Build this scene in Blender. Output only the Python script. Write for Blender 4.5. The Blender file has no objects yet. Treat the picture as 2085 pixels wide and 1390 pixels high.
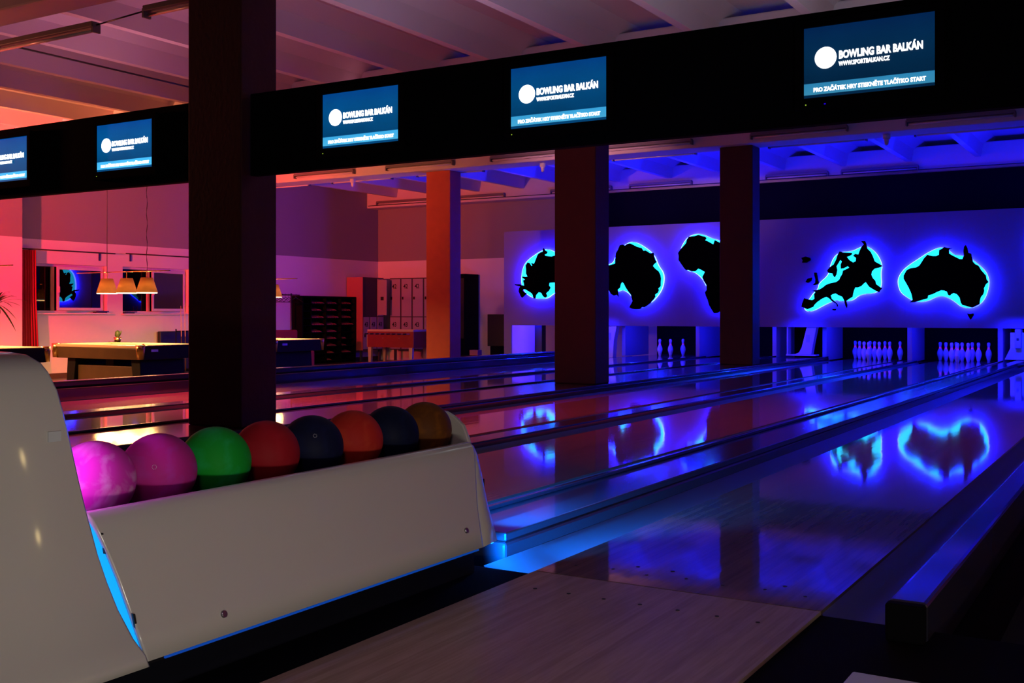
import bpy, bmesh, math, random
from mathutils import Vector, Matrix
random.seed(7)
C = bpy.context.scene.collection
S = bpy.context.scene
PI = math.pi

# ------------------------------------------------------------------ camera
cam = bpy.data.objects.new('camera', bpy.data.cameras.new('camera'))
C.objects.link(cam)
YAW = math.radians(31.2)
cam.location = (0, 0, 0.95)
cam.rotation_euler = (PI/2, 0, YAW)
cam.data.sensor_width = 36.0
cam.data.lens = 36.0 * 2200 / 2085
cam.data.shift_y = (639 - 695) / 2085          # horizon above the middle of the frame
cam.data.clip_start = 0.05
S.camera = cam
S.view_settings.view_transform = 'Standard'
S.view_settings.look = 'None'
S.view_settings.gamma = 1
S.view_settings.exposure = 0.0
S.view_settings.use_curve_mapping = False
# ------------------------------------------------------------------ world
w = bpy.data.worlds.new('world'); S.world = w; w.use_nodes = True
w.node_tree.nodes['Background'].inputs[0].default_value = (0.10, 0.06, 0.12, 1)
w.node_tree.nodes['Background'].inputs[1].default_value = 0.012
# ------------------------------------------------------------------ lights
def area(name, loc, target, size, size_y, col, e, spread=PI):
    l = bpy.data.lights.new(name, 'AREA'); l.shape = 'RECTANGLE'; l.size = size; l.size_y = size_y
    l.color = col; l.energy = e; l.spread = spread
    o = bpy.data.objects.new(name, l); C.objects.link(o); o.location = loc
    d = Vector(target) - Vector(loc); o.rotation_euler = d.to_track_quat('-Z', 'Y').to_euler()
    return o
def point(name, loc, col, e, r=0.05):
    l = bpy.data.lights.new(name, 'POINT'); l.color = col; l.energy = e; l.shadow_soft_size = r
    o = bpy.data.objects.new(name, l); C.objects.link(o); o.location = loc
    return o
RED = (1.0, 0.012, 0.05)
BLUE = (0.006, 0.006, 1.0)
area('bar_light', (2.2, -0.6, 0.22), (-2.5, 1.7, 0.5), 1.2, 0.2, (1.0, 0.93, 0.80), 16, math.radians(110))
area('approach_fill', (0.8, -1.5, 3.4), (-1.0, 2.3, 0.0), 0.8, 0.8, (0.95, 0.70, 0.85), 2.6, math.radians(44))  # added overhead fill that lifts the approach floor, no fixture there
area('ceiling_wash', (-10.6, 8.4, 2.8), (-10.8, 9.4, 6.0), 2.4, 1.4, (1.0, 0.34, 0.55), 13, math.radians(150))  # added unseen upward fills for the ceiling, this and the next two
area('ceiling_wash', (-5.8, 8.4, 2.8), (-5.8, 9.2, 6.0), 2.8, 1.4, (0.80, 0.62, 1.0), 11, math.radians(150))
area('ceiling_wash', (-2.4, 9.6, 2.8), (-2.6, 10.2, 6.0), 1.6, 1.2, (0.95, 0.9, 1.0), 14, math.radians(150))
area('orange_tube_wash', (-14.6, 5.6, 2.95), (-9.4, 7.2, 3.9), 0.3, 0.3, (1.0, 0.22, 0.12), 14, math.radians(70))  # added orange fill on the unlit tubes at top left
point('hood_highlight', (1.46, 4.40, 0.36), (1.0, 0.72, 0.30), 1.3, 0.035)  # added unseen point that puts a highlight on the ball return hood
def spot(name, loc, target, col, e, ang, blend, r=0.1):
    l = bpy.data.lights.new(name, 'SPOT'); l.color = col; l.energy = e; l.shadow_soft_size = r; l.spot_size = math.radians(ang); l.spot_blend = blend
    o = bpy.data.objects.new(name, l); C.objects.link(o); o.location = loc
    o.rotation_euler = (Vector(target) - Vector(loc)).to_track_quat('-Z', 'Y').to_euler(); return o
spot('red_spot_lamp', (-16.2, 6.6, 2.1), (-19.6, 11.8, 4.0), RED, 5600, 84, 0.55, 0.12)
spot('orange_spot_lamp', (-16.0, 6.4, 2.0), (-16.6, 14.5, 4.6), (1.0, 0.24, 0.09), 2600, 56, 0.8, 0.12)
spot('red_far_spot', (-15.4, 6.3, 2.3), (-13.6, 18.6, 2.2), (1.0, 0.06, 0.04), 290, 22, 1.0, 0.12)
area('red_lane_wash', (-14.5, 8.3, 3.2), (-8.3, 8.8, 0.0), 0.4, 0.4, (1.0, 0.05, 0.14), 260, math.radians(40))  # extra red fill added over the left lanes
area('pink_wash', (-10.0, 10.8, 3.7), (-9.5, 18.3, 4.15), 0.5, 0.3, (1.0, 0.35, 0.5), 12, math.radians(30))  # added pink fill for the front of the far girder
for k, x in enumerate((-11.0, -8.2, -5.4, -2.6, 0.2)):
    area('ceiling_blue_wash', (x, 22.6, 2.98), (x - 0.1, 22.9, 4.6), 2.4, 0.7, BLUE, 52)
area('tail_glow', (-2.33, 3.60, 0.30), (-2.31, 4.3, 0.08), 0.10, 0.06, (0.0, 0.15, 1.0), 30, math.radians(70))
area('tail_glow', (-2.19, 3.40, 0.04), (-2.09, 4.5, -0.02), 0.10, 0.05, (0.0, 0.15, 1.0), 9, math.radians(60))
area('tail_glow', (-2.68, 3.60, 0.16), (-2.85, 4.6, -0.05), 0.16, 0.06, (0.0, 0.12, 1.0), 12.0, math.radians(100))
# ------------------------------------------------------------------ materials
def nmat(name):
    m = bpy.data.materials.new(name); m.use_nodes = True
    nt = m.node_tree; return m, nt, nt.nodes['Principled BSDF']
def mat(name, col, rough=0.6, metal=0.0, noise=0.0, nscale=8.0, bump=0.0, coat=0.0, spec=0.5, bscale=60.0, stretch=None):
    m, nt, b = nmat(name)
    b.inputs['Base Color'].default_value = (*col, 1)
    b.inputs['Roughness'].default_value = rough
    b.inputs['Metallic'].default_value = metal
    b.inputs['Coat Weight'].default_value = coat
    b.inputs['Coat Roughness'].default_value = 0.06
    b.inputs['Specular IOR Level'].default_value = spec
    tc = nt.nodes.new('ShaderNodeTexCoord'); mp = nt.nodes.new('ShaderNodeMapping')
    nt.links.new(tc.outputs['Object'], mp.inputs['Vector'])
    if stretch: mp.inputs['Scale'].default_value = stretch
    if noise > 0:
        n = nt.nodes.new('ShaderNodeTexNoise'); n.inputs['Scale'].default_value = nscale; n.inputs['Detail'].default_value = 4
        nt.links.new(mp.outputs[0], n.inputs['Vector'])
        mx = nt.nodes.new('ShaderNodeMix'); mx.data_type = 'RGBA'
        mx.inputs['A'].default_value = (*[c*(1-noise) for c in col], 1)
        mx.inputs['B'].default_value = (*[min(1, c*(1+noise)) for c in col], 1)
        nt.links.new(n.outputs['Fac'], mx.inputs['Factor']); nt.links.new(mx.outputs['Result'], b.inputs['Base Color'])
    if bump > 0:
        n2 = nt.nodes.new('ShaderNodeTexNoise'); n2.inputs['Scale'].default_value = bscale; n2.inputs['Detail'].default_value = 3
        nt.links.new(mp.outputs[0], n2.inputs['Vector'])
        bp = nt.nodes.new('ShaderNodeBump'); bp.inputs['Strength'].default_value = bump; bp.inputs['Distance'].default_value = 0.01
        nt.links.new(n2.outputs['Fac'], bp.inputs['Height']); nt.links.new(bp.outputs[0], b.inputs['Normal'])
    return m
def emis(name, col, e):
    m, nt, b = nmat(name)
    b.inputs['Base Color'].default_value = (0.02, 0.02, 0.02, 1)
    b.inputs['Emission Color'].default_value = (*col, 1); b.inputs['Emission Strength'].default_value = e
    return m
def wood_lane(name, base, dark, rough, coat):
    # narrow boards running along Y
    m, nt, b = nmat(name); N = nt.nodes; L = nt.links
    tc = N.new('ShaderNodeTexCoord'); sp = N.new('ShaderNodeSeparateXYZ'); L.new(tc.outputs['Object'], sp.inputs[0])
    mu = N.new('ShaderNodeMath'); mu.operation = 'MULTIPLY'; mu.inputs[1].default_value = 37.0; L.new(sp.outputs['X'], mu.inputs[0])
    fl = N.new('ShaderNodeMath'); fl.operation = 'FLOOR'; L.new(mu.outputs[0], fl.inputs[0])
    wn = N.new('ShaderNodeTexWhiteNoise'); wn.noise_dimensions = '1D'; L.new(fl.outputs[0], wn.inputs['W'])
    mp = N.new('ShaderNodeMapping'); mp.inputs['Scale'].default_value = (26, 1.6, 1); L.new(tc.outputs['Object'], mp.inputs[0])
    ns = N.new('ShaderNodeTexNoise'); ns.inputs['Scale'].default_value = 3.5; ns.inputs['Detail'].default_value = 6; L.new(mp.outputs[0], ns.inputs['Vector'])
    ad = N.new('ShaderNodeMath'); ad.operation = 'MULTIPLY_ADD'; ad.inputs[1].default_value = 0.35; L.new(wn.outputs['Value'], ad.inputs[0]); L.new(ns.outputs['Fac'], ad.inputs[2])
    cr = N.new('ShaderNodeValToRGB'); cr.color_ramp.elements[0].position = 0.35; cr.color_ramp.elements[0].color = (*dark, 1)
    cr.color_ramp.elements[1].position = 0.9; cr.color_ramp.elements[1].color = (*base, 1)
    L.new(ad.outputs[0], cr.inputs[0]); L.new(cr.outputs[0], b.inputs['Base Color'])
    b.inputs['Roughness'].default_value = rough; b.inputs['Coat Weight'].default_value = coat; b.inputs['Coat Roughness'].default_value = 0.045; b.inputs['Specular IOR Level'].default_value = 0.15
    mp2 = N.new('ShaderNodeMapping'); mp2.inputs['Scale'].default_value = (6, 0.7, 1); L.new(tc.outputs['Object'], mp2.inputs[0])
    n2 = N.new('ShaderNodeTexNoise'); n2.inputs['Scale'].default_value = 2.0; L.new(mp2.outputs[0], n2.inputs['Vector'])
    bp = N.new('ShaderNodeBump'); bp.inputs['Strength'].default_value = 0.03; bp.inputs['Distance'].default_value = 0.01
    L.new(n2.outputs['Fac'], bp.inputs['Height']); L.new(bp.outputs[0], b.inputs['Coat Normal']); L.new(bp.outputs[0], b.inputs['Normal'])
    return m
def wall_paint(name, low, high, zsplit):
    # pale lower wall, grey paint above a straight line (world height)
    m, nt, b = nmat(name); N = nt.nodes; L = nt.links
    ge = N.new('ShaderNodeNewGeometry'); sp = N.new('ShaderNodeSeparateXYZ'); L.new(ge.outputs['Position'], sp.inputs[0])
    gt = N.new('ShaderNodeMath'); gt.operation = 'GREATER_THAN'; gt.inputs[1].default_value = zsplit; L.new(sp.outputs['Z'], gt.inputs[0])
    mx = N.new('ShaderNodeMix'); mx.data_type = 'RGBA'; mx.inputs['A'].default_value = (*low, 1); mx.inputs['B'].default_value = (*high, 1)
    L.new(gt.outputs[0], mx.inputs['Factor']); L.new(mx.outputs['Result'], b.inputs['Base Color'])
    n2 = N.new('ShaderNodeTexNoise'); n2.inputs['Scale'].default_value = 30; bp = N.new('ShaderNodeBump'); bp.inputs['Strength'].default_value = 0.1
    L.new(ge.outputs['Position'], n2.inputs['Vector']); L.new(n2.outputs['Fac'], bp.inputs['Height']); L.new(bp.outputs[0], b.inputs['Normal'])
    b.inputs['Roughness'].default_value = 0.85
    return m
def ball_mat(name, col, vein, amt):
    m, nt, b = nmat(name); N = nt.nodes; L = nt.links
    tc = N.new('ShaderNodeTexCoord'); ns = N.new('ShaderNodeTexNoise'); ns.inputs['Scale'].default_value = 9; ns.inputs['Detail'].default_value = 5; ns.inputs['Distortion'].default_value = 1.5
    L.new(tc.outputs['Object'], ns.inputs['Vector'])
    cr = N.new('ShaderNodeValToRGB'); cr.color_ramp.elements[0].position = 0.45; cr.color_ramp.elements[0].color = (*col, 1)
    cr.color_ramp.elements[1].position = 0.45 + amt; cr.color_ramp.elements[1].color = (*vein, 1)
    L.new(ns.outputs['Fac'], cr.inputs[0]); L.new(cr.outputs[0], b.inputs['Base Color'])
    b.inputs['Roughness'].default_value = 0.6; b.inputs['Specular IOR Level'].default_value = 0.15
    return m
M = {}
M['lane'] = wood_lane('lane_wood', (0.20, 0.13, 0.085), (0.11, 0.07, 0.045), 0.5, 1.0)
M['approach'] = wood_lane('approach_wood', (0.44, 0.31, 0.22), (0.32, 0.21, 0.14), 0.45, 0.15)
M['black_floor'] = mat('black_floor', (0.003, 0.003, 0.003), 0.9, spec=0.08)
M['rail_blue'] = mat('rail_grey', (0.03, 0.03, 0.045), 0.3, coat=1.0)
M['black'] = mat('black_plastic', (0.006, 0.006, 0.007), 0.45)
M['matt_black'] = mat('matt_black', (0.003, 0.003, 0.003), 0.9, spec=0.1)
M['gutter'] = mat('gutter_grey', (0.11, 0.12, 0.13), 0.32)
M['cap'] = mat('capping', (0.035, 0.036, 0.042), 0.2, coat=0.6)
M['floor'] = mat('floor_tile', (0.10, 0.075, 0.055), 0.35, noise=0.2)
M['carpet'] = mat('dark_carpet', (0.02, 0.028, 0.02), 0.9, noise=0.3, nscale=3)
M['ceiling'] = mat('ceiling_paint', (0.62, 0.58, 0.58), 0.85, noise=0.05, nscale=1.5)
M['wall'] = wall_paint('two_tone_wall', (0.72, 0.68, 0.66), (0.26, 0.245, 0.25), 2.45)
M['bulkhead'] = mat('bulkhead_black', (0.004, 0.003, 0.004), 0.9, spec=0.05)
M['mask'] = mat('mask_panel', (0.25, 0.21, 0.36), 0.55, noise=0.04, nscale=2)
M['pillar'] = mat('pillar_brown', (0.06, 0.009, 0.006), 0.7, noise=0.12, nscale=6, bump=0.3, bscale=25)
M['pillar_lit'] = mat('pillar_lit', (0.5, 0.085, 0.04), 0.7, noise=0.12, nscale=6, bump=0.3, bscale=25)  # the brown pillar paint with orange red light put into its colour
M['white_shell'] = mat('white_shell', (0.68, 0.64, 0.57), 0.22, noise=0.02, nscale=3, coat=0.6)
M['dark_trim'] = mat('dark_trim', (0.02, 0.02, 0.024), 0.4)
M['plinth'] = mat('plinth_black', (0.004, 0.004, 0.009), 0.7, spec=0.2)
M['steel'] = mat('steel', (0.5, 0.5, 0.5), 0.3, 1.0)
M['chrome'] = mat('chrome', (0.8, 0.78, 0.74), 0.12, 1.0)
M['brass'] = mat('brass', (0.75, 0.5, 0.2), 0.25, 1.0)
M['led_cyan'] = emis('led_cyan', (0.002, 0.33, 1.0), 1.3)
M['led_dim'] = emis('led_trim', (0.0, 0.14, 1.0), 0.3)
M['led_foot'] = emis('led_foot', (0.0, 0.16, 1.0), 5.0)
M['glow_front'] = emis('glow_front', (0.012, 0.6, 1.0), 2.2)
M['glow_edge'] = emis('glow_edge', (0.004, 0.006, 1.0), 260.0)
M['uv'] = emis('uv_strip', (0.75, 0.16, 1.0), 60.0)
M['continent'] = mat('continent_black', (0.002, 0.002, 0.002), 0.9, spec=0.0)
M['pin'] = mat('pin_white', (0.8, 0.8, 0.8), 0.3, coat=0.4)
M['pin_red'] = mat('pin_stripe', (0.9, 0.02, 0.10), 0.4)
M['pin_red'].node_tree.nodes['Principled BSDF'].inputs['Emission Color'].default_value = (1.0, 0.02, 0.12, 1)
M['pin_red'].node_tree.nodes['Principled BSDF'].inputs['Emission Strength'].default_value = 0.35   # fluoresces under the black light
M['text'] = emis('lettering_light', (0.92, 0.97, 1.0), 2.6)
M['led_green'] = emis('power_light', (0.5, 0.8, 0.05), 0.7)
M['led_blue'] = emis('blue_power_light', (0.02, 0.0, 0.9), 0.8)
M['tube_glass'] = mat('tube_glass', (0.7, 0.68, 0.66), 0.25)
M['fixture'] = mat('fixture_grey', (0.16, 0.15, 0.15), 0.5)
M['white_paint'] = mat('white_paint', (0.7, 0.66, 0.66), 0.45)
M['pool_wood'] = mat('pool_wood', (0.07, 0.035, 0.014), 0.4, noise=0.3, nscale=5)
M['pool_dark'] = mat('pool_dark', (0.006, 0.005, 0.005), 0.6, spec=0.15)
M['felt'] = mat('felt', (0.30, 0.10, 0.06), 0.95)
M['rail'] = mat('rail_top', (0.62, 0.40, 0.25), 0.35)
M['shade'] = mat('lamp_shade_fabric', (0.42, 0.27, 0.13), 0.9, noise=0.12, nscale=60)
M['bulb'] = emis('bulb', (1.0, 0.62, 0.28), 40.0)
M['shade_in'] = emis('shade_inside', (1.0, 0.72, 0.42), 4.0)
M['curtain'] = mat('curtain_red', (0.36, 0.008, 0.03), 0.8)
M['glass'] = None
M['locker'] = mat('locker_grey', (0.38, 0.34, 0.38), 0.5)
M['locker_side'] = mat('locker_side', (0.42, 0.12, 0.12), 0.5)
M['locker_in'] = mat('locker_inside', (0.05, 0.045, 0.05), 0.7)
M['ink'] = mat('ink', (0.01, 0.01, 0.012), 0.7)
M['shoe_red'] = mat('shoe_red', (0.45, 0.07, 0.07), 0.6)
M['shoe_pale'] = mat('shoe_pale', (0.55, 0.32, 0.28), 0.6)
M['sole'] = mat('shoe_sole', (0.10, 0.05, 0.04), 0.7)
M['foos'] = mat('foosball_cabinet', (0.30, 0.022, 0.012), 0.4, noise=0.2, nscale=6)
M['foos_top'] = mat('foosball_edge', (0.62, 0.40, 0.28), 0.5)
M['leaf'] = mat('leaf', (0.05, 0.08, 0.02), 0.5)
M['pot'] = mat('pot', (0.08, 0.03, 0.02), 0.7)
M['red_seat'] = mat('red_seat', (0.25, 0.015, 0.015), 0.7)
M['cue'] = mat('cue_wood', (0.62, 0.40, 0.26), 0.4)
M['sticker'] = mat('sticker', (0.66, 0.68, 0.68), 0.5)
M['kick'] = mat('kickback_white', (0.42, 0.42, 0.46), 0.5)
m, nt, b = nmat('window_glass')
b.inputs['Base Color'].default_value = (0.002, 0.002, 0.002, 1); b.inputs['Roughness'].default_value = 0.0
b.inputs['IOR'].default_value = 2.0; b.inputs['Transmission Weight'].default_value = 0.0; b.inputs['Coat Weight'].default_value = 1.0; b.inputs['Coat Roughness'].default_value = 0.0
M['glass'] = m
m, nt, b = nmat('fixed_glass')
b.inputs['Base Color'].default_value = (0.002, 0.002, 0.002, 1); b.inputs['Roughness'].default_value = 0.02; b.inputs['IOR'].default_value = 1.35
M['fixed_glass'] = m
nt = M['shade'].node_tree; pr = nt.nodes['Principled BSDF']; tr = nt.nodes.new('ShaderNodeBsdfTranslucent'); tr.inputs[0].default_value = (0.75, 0.45, 0.2, 1)
mxs = nt.nodes.new('ShaderNodeMixShader'); mxs.inputs[0].default_value = 0.45
nt.links.new(pr.outputs[0], mxs.inputs[1]); nt.links.new(tr.outputs[0], mxs.inputs[2]); nt.links.new(mxs.outputs[0], nt.nodes['Material Output'].inputs[0])

# ------------------------------------------------------------------ mesh helpers
class MB:
    def __init__(s): s.v = []; s.f = []; s.sm = []
    def add(s, vs, fs, smooth=False):
        n = len(s.v); s.v += [tuple(p) for p in vs]
        for f in fs: s.f.append([i + n for i in f]); s.sm.append(smooth)
        return s
    def box(s, x0, x1, y0, y1, z0, z1):
        v = [(x, y, z) for z in (z0, z1) for y in (y0, y1) for x in (x0, x1)]
        return s.add(v, [(0,2,3,1), (4,5,7,6), (0,1,5,4), (2,6,7,3), (0,4,6,2), (1,3,7,5)])
    def prism(s, poly, plane, a0, a1, smooth=False):
        # poly in 2D; plane 'xz' extrudes along y, 'yz' along x, 'xy' along z
        def P(p, a): return {'xz': (p[0], a, p[1]), 'yz': (a, p[0], p[1]), 'xy': (p[0], p[1], a)}[plane]
        n = len(poly); v = [P(p, a0) for p in poly] + [P(p, a1) for p in poly]
        fs = [tuple(range(n)), tuple(range(2*n-1, n-1, -1))]
        s.add(v, fs, False)
        k = len(s.v) - 2*n
        for i in range(n):
            j = (i+1) % n; s.f.append([k+i, k+n+i, k+n+j, k+j]); s.sm.append(smooth)
        return s
    def strip(s, secs, closed=False, smooth=True, caps=False):
        n = len(secs[0]); v = [p for sec in secs for p in sec]; fs = []
        for a in range(len(secs)-1):
            for i in range(n if closed else n-1):
                j = (i+1) % n; fs.append((a*n+i, a*n+j, (a+1)*n+j, (a+1)*n+i))
        s.add(v, fs, smooth)
        if caps:
            k = len(s.v) - len(v)
            s.f.append([k+i for i in range(n-1, -1, -1)]); s.sm.append(False)
            s.f.append([k+(len(secs)-1)*n+i for i in range(n)]); s.sm.append(False)
        return s
    def lathe(s, prof, c=(0,0,0), seg=24, smooth=True, caps=True):
        secs = [[(c[0]+r*math.cos(2*PI*i/seg), c[1]+r*math.sin(2*PI*i/seg), c[2]+z) for i in range(seg)] for r, z in prof]
        return s.strip(secs, True, smooth, caps)
    def tube(s, pts, r, seg=8, smooth=True):
        pts = [Vector(p) for p in pts]; secs = []
        for i, p in enumerate(pts):
            d = (pts[min(i+1, len(pts)-1)] - pts[max(i-1, 0)]).normalized()
            u = d.cross(Vector((0,0,1)));
            if u.length < 1e-3: u = d.cross(Vector((1,0,0)))
            u.normalize(); v = d.cross(u); rr = r[i] if isinstance(r, (list, tuple)) else r
            secs.append([tuple(p + u*math.cos(2*PI*k/seg)*rr + v*math.sin(2*PI*k/seg)*rr) for k in range(seg)])
        return s.strip(secs, True, smooth, True)
    def build(s, name, m, parent=None, bevel=0, local=False, origin=None, flat_join=False):
        off = Vector((0,0,0))
        if parent is not None and not local: off = WL[parent.name]
        elif parent is None:
            if origin is None:
                xs = [p[0] for p in s.v]; ys = [p[1] for p in s.v]; zs = [p[2] for p in s.v]
                origin = ((min(xs)+max(xs))/2, (min(ys)+max(ys))/2, min(zs))
            off = Vector(origin)
        me = bpy.data.meshes.new(name)
        me.from_pydata([tuple(Vector(p) - off) for p in s.v], [], s.f); me.update()
        bm = bmesh.new(); bm.from_mesh(me); bmesh.ops.recalc_face_normals(bm, faces=bm.faces)
        bm.to_mesh(me); bm.free()
        for p, q in zip(me.polygons, s.sm): p.use_smooth = q
        if m is not None: me.materials.append(m)
        o = bpy.data.objects.new(name, me); C.objects.link(o)
        if parent is not None: o.parent = parent; WL[o.name] = WL[parent.name] if not local else Vector((0,0,0))
        else: o.location = off; WL[o.name] = off
        if parent is None: WL[o.name] = off
        if bevel:
            b = o.modifiers.new('bevel', 'BEVEL'); b.width = bevel; b.segments = 2; b.limit_method = 'ANGLE'
        return o
WL = {}       # where the origin of every parent stands
def tag(o, label=None, cat=None, group=None, kind=None):
    if label: o['label'] = label
    if cat: o['category'] = cat
    if group: o['group'] = group
    if kind: o['kind'] = kind
    return o
def thing(name, label, cat, loc=(0,0,0), group=None, rotz=0):
    o = bpy.data.objects.new(name, None); C.objects.link(o); o.location = loc; o.rotation_euler = (0, 0, rotz)
    o.empty_display_size = 0.1
    WL[o.name] = Vector(loc); return tag(o, label, cat, group)
def struct(name, mb, m, parent=None, **k):
    o = mb.build(name, m, parent, **k)
    if parent is None: o['kind'] = 'structure'
    return o
def dup(root, loc, label=None, group=None, rotz=None, cat=None):
    r = root.copy(); C.objects.link(r); r.location = loc; WL[r.name] = Vector(loc)
    if rotz is not None: r.rotation_euler = (0, 0, rotz)
    if label: r['label'] = label
    if group: r['group'] = group
    for ch in list(root.children):
        c = ch.copy(); C.objects.link(c); c.parent = r
        for g in list(ch.children):
            d = g.copy(); C.objects.link(d); d.parent = c
    return r
def lettering(name, body, x, z, size, y, m, parent, offset=0.0, sx=1.0, depth=0.002, rot=0):
    cu = bpy.data.curves.new(name, 'FONT'); cu.body = body; cu.size = size; cu.offset = offset; cu.extrude = depth; cu.resolution_u = 3
    t = bpy.data.objects.new(name + '_curve', cu); C.objects.link(t)
    dg = bpy.context.evaluated_depsgraph_get(); dg.update()
    me = bpy.data.meshes.new_from_object(t.evaluated_get(dg))
    bpy.data.objects.remove(t, do_unlink=True); bpy.data.curves.remove(cu)
    off = WL[parent.name]
    for v in me.vertices:
        a, b_, c_ = v.co
        if rot: v.co = Vector((y + c_, x + a*sx, z + b_)) - off      # faces +X, reads along +Y
        else: v.co = Vector((x + a*sx, y - c_, z + b_)) - off        # faces -Y
    me.materials.clear(); me.materials.append(m)
    o = bpy.data.objects.new(name, me); C.objects.link(o); o.parent = parent; WL[o.name] = off
    return o

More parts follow.
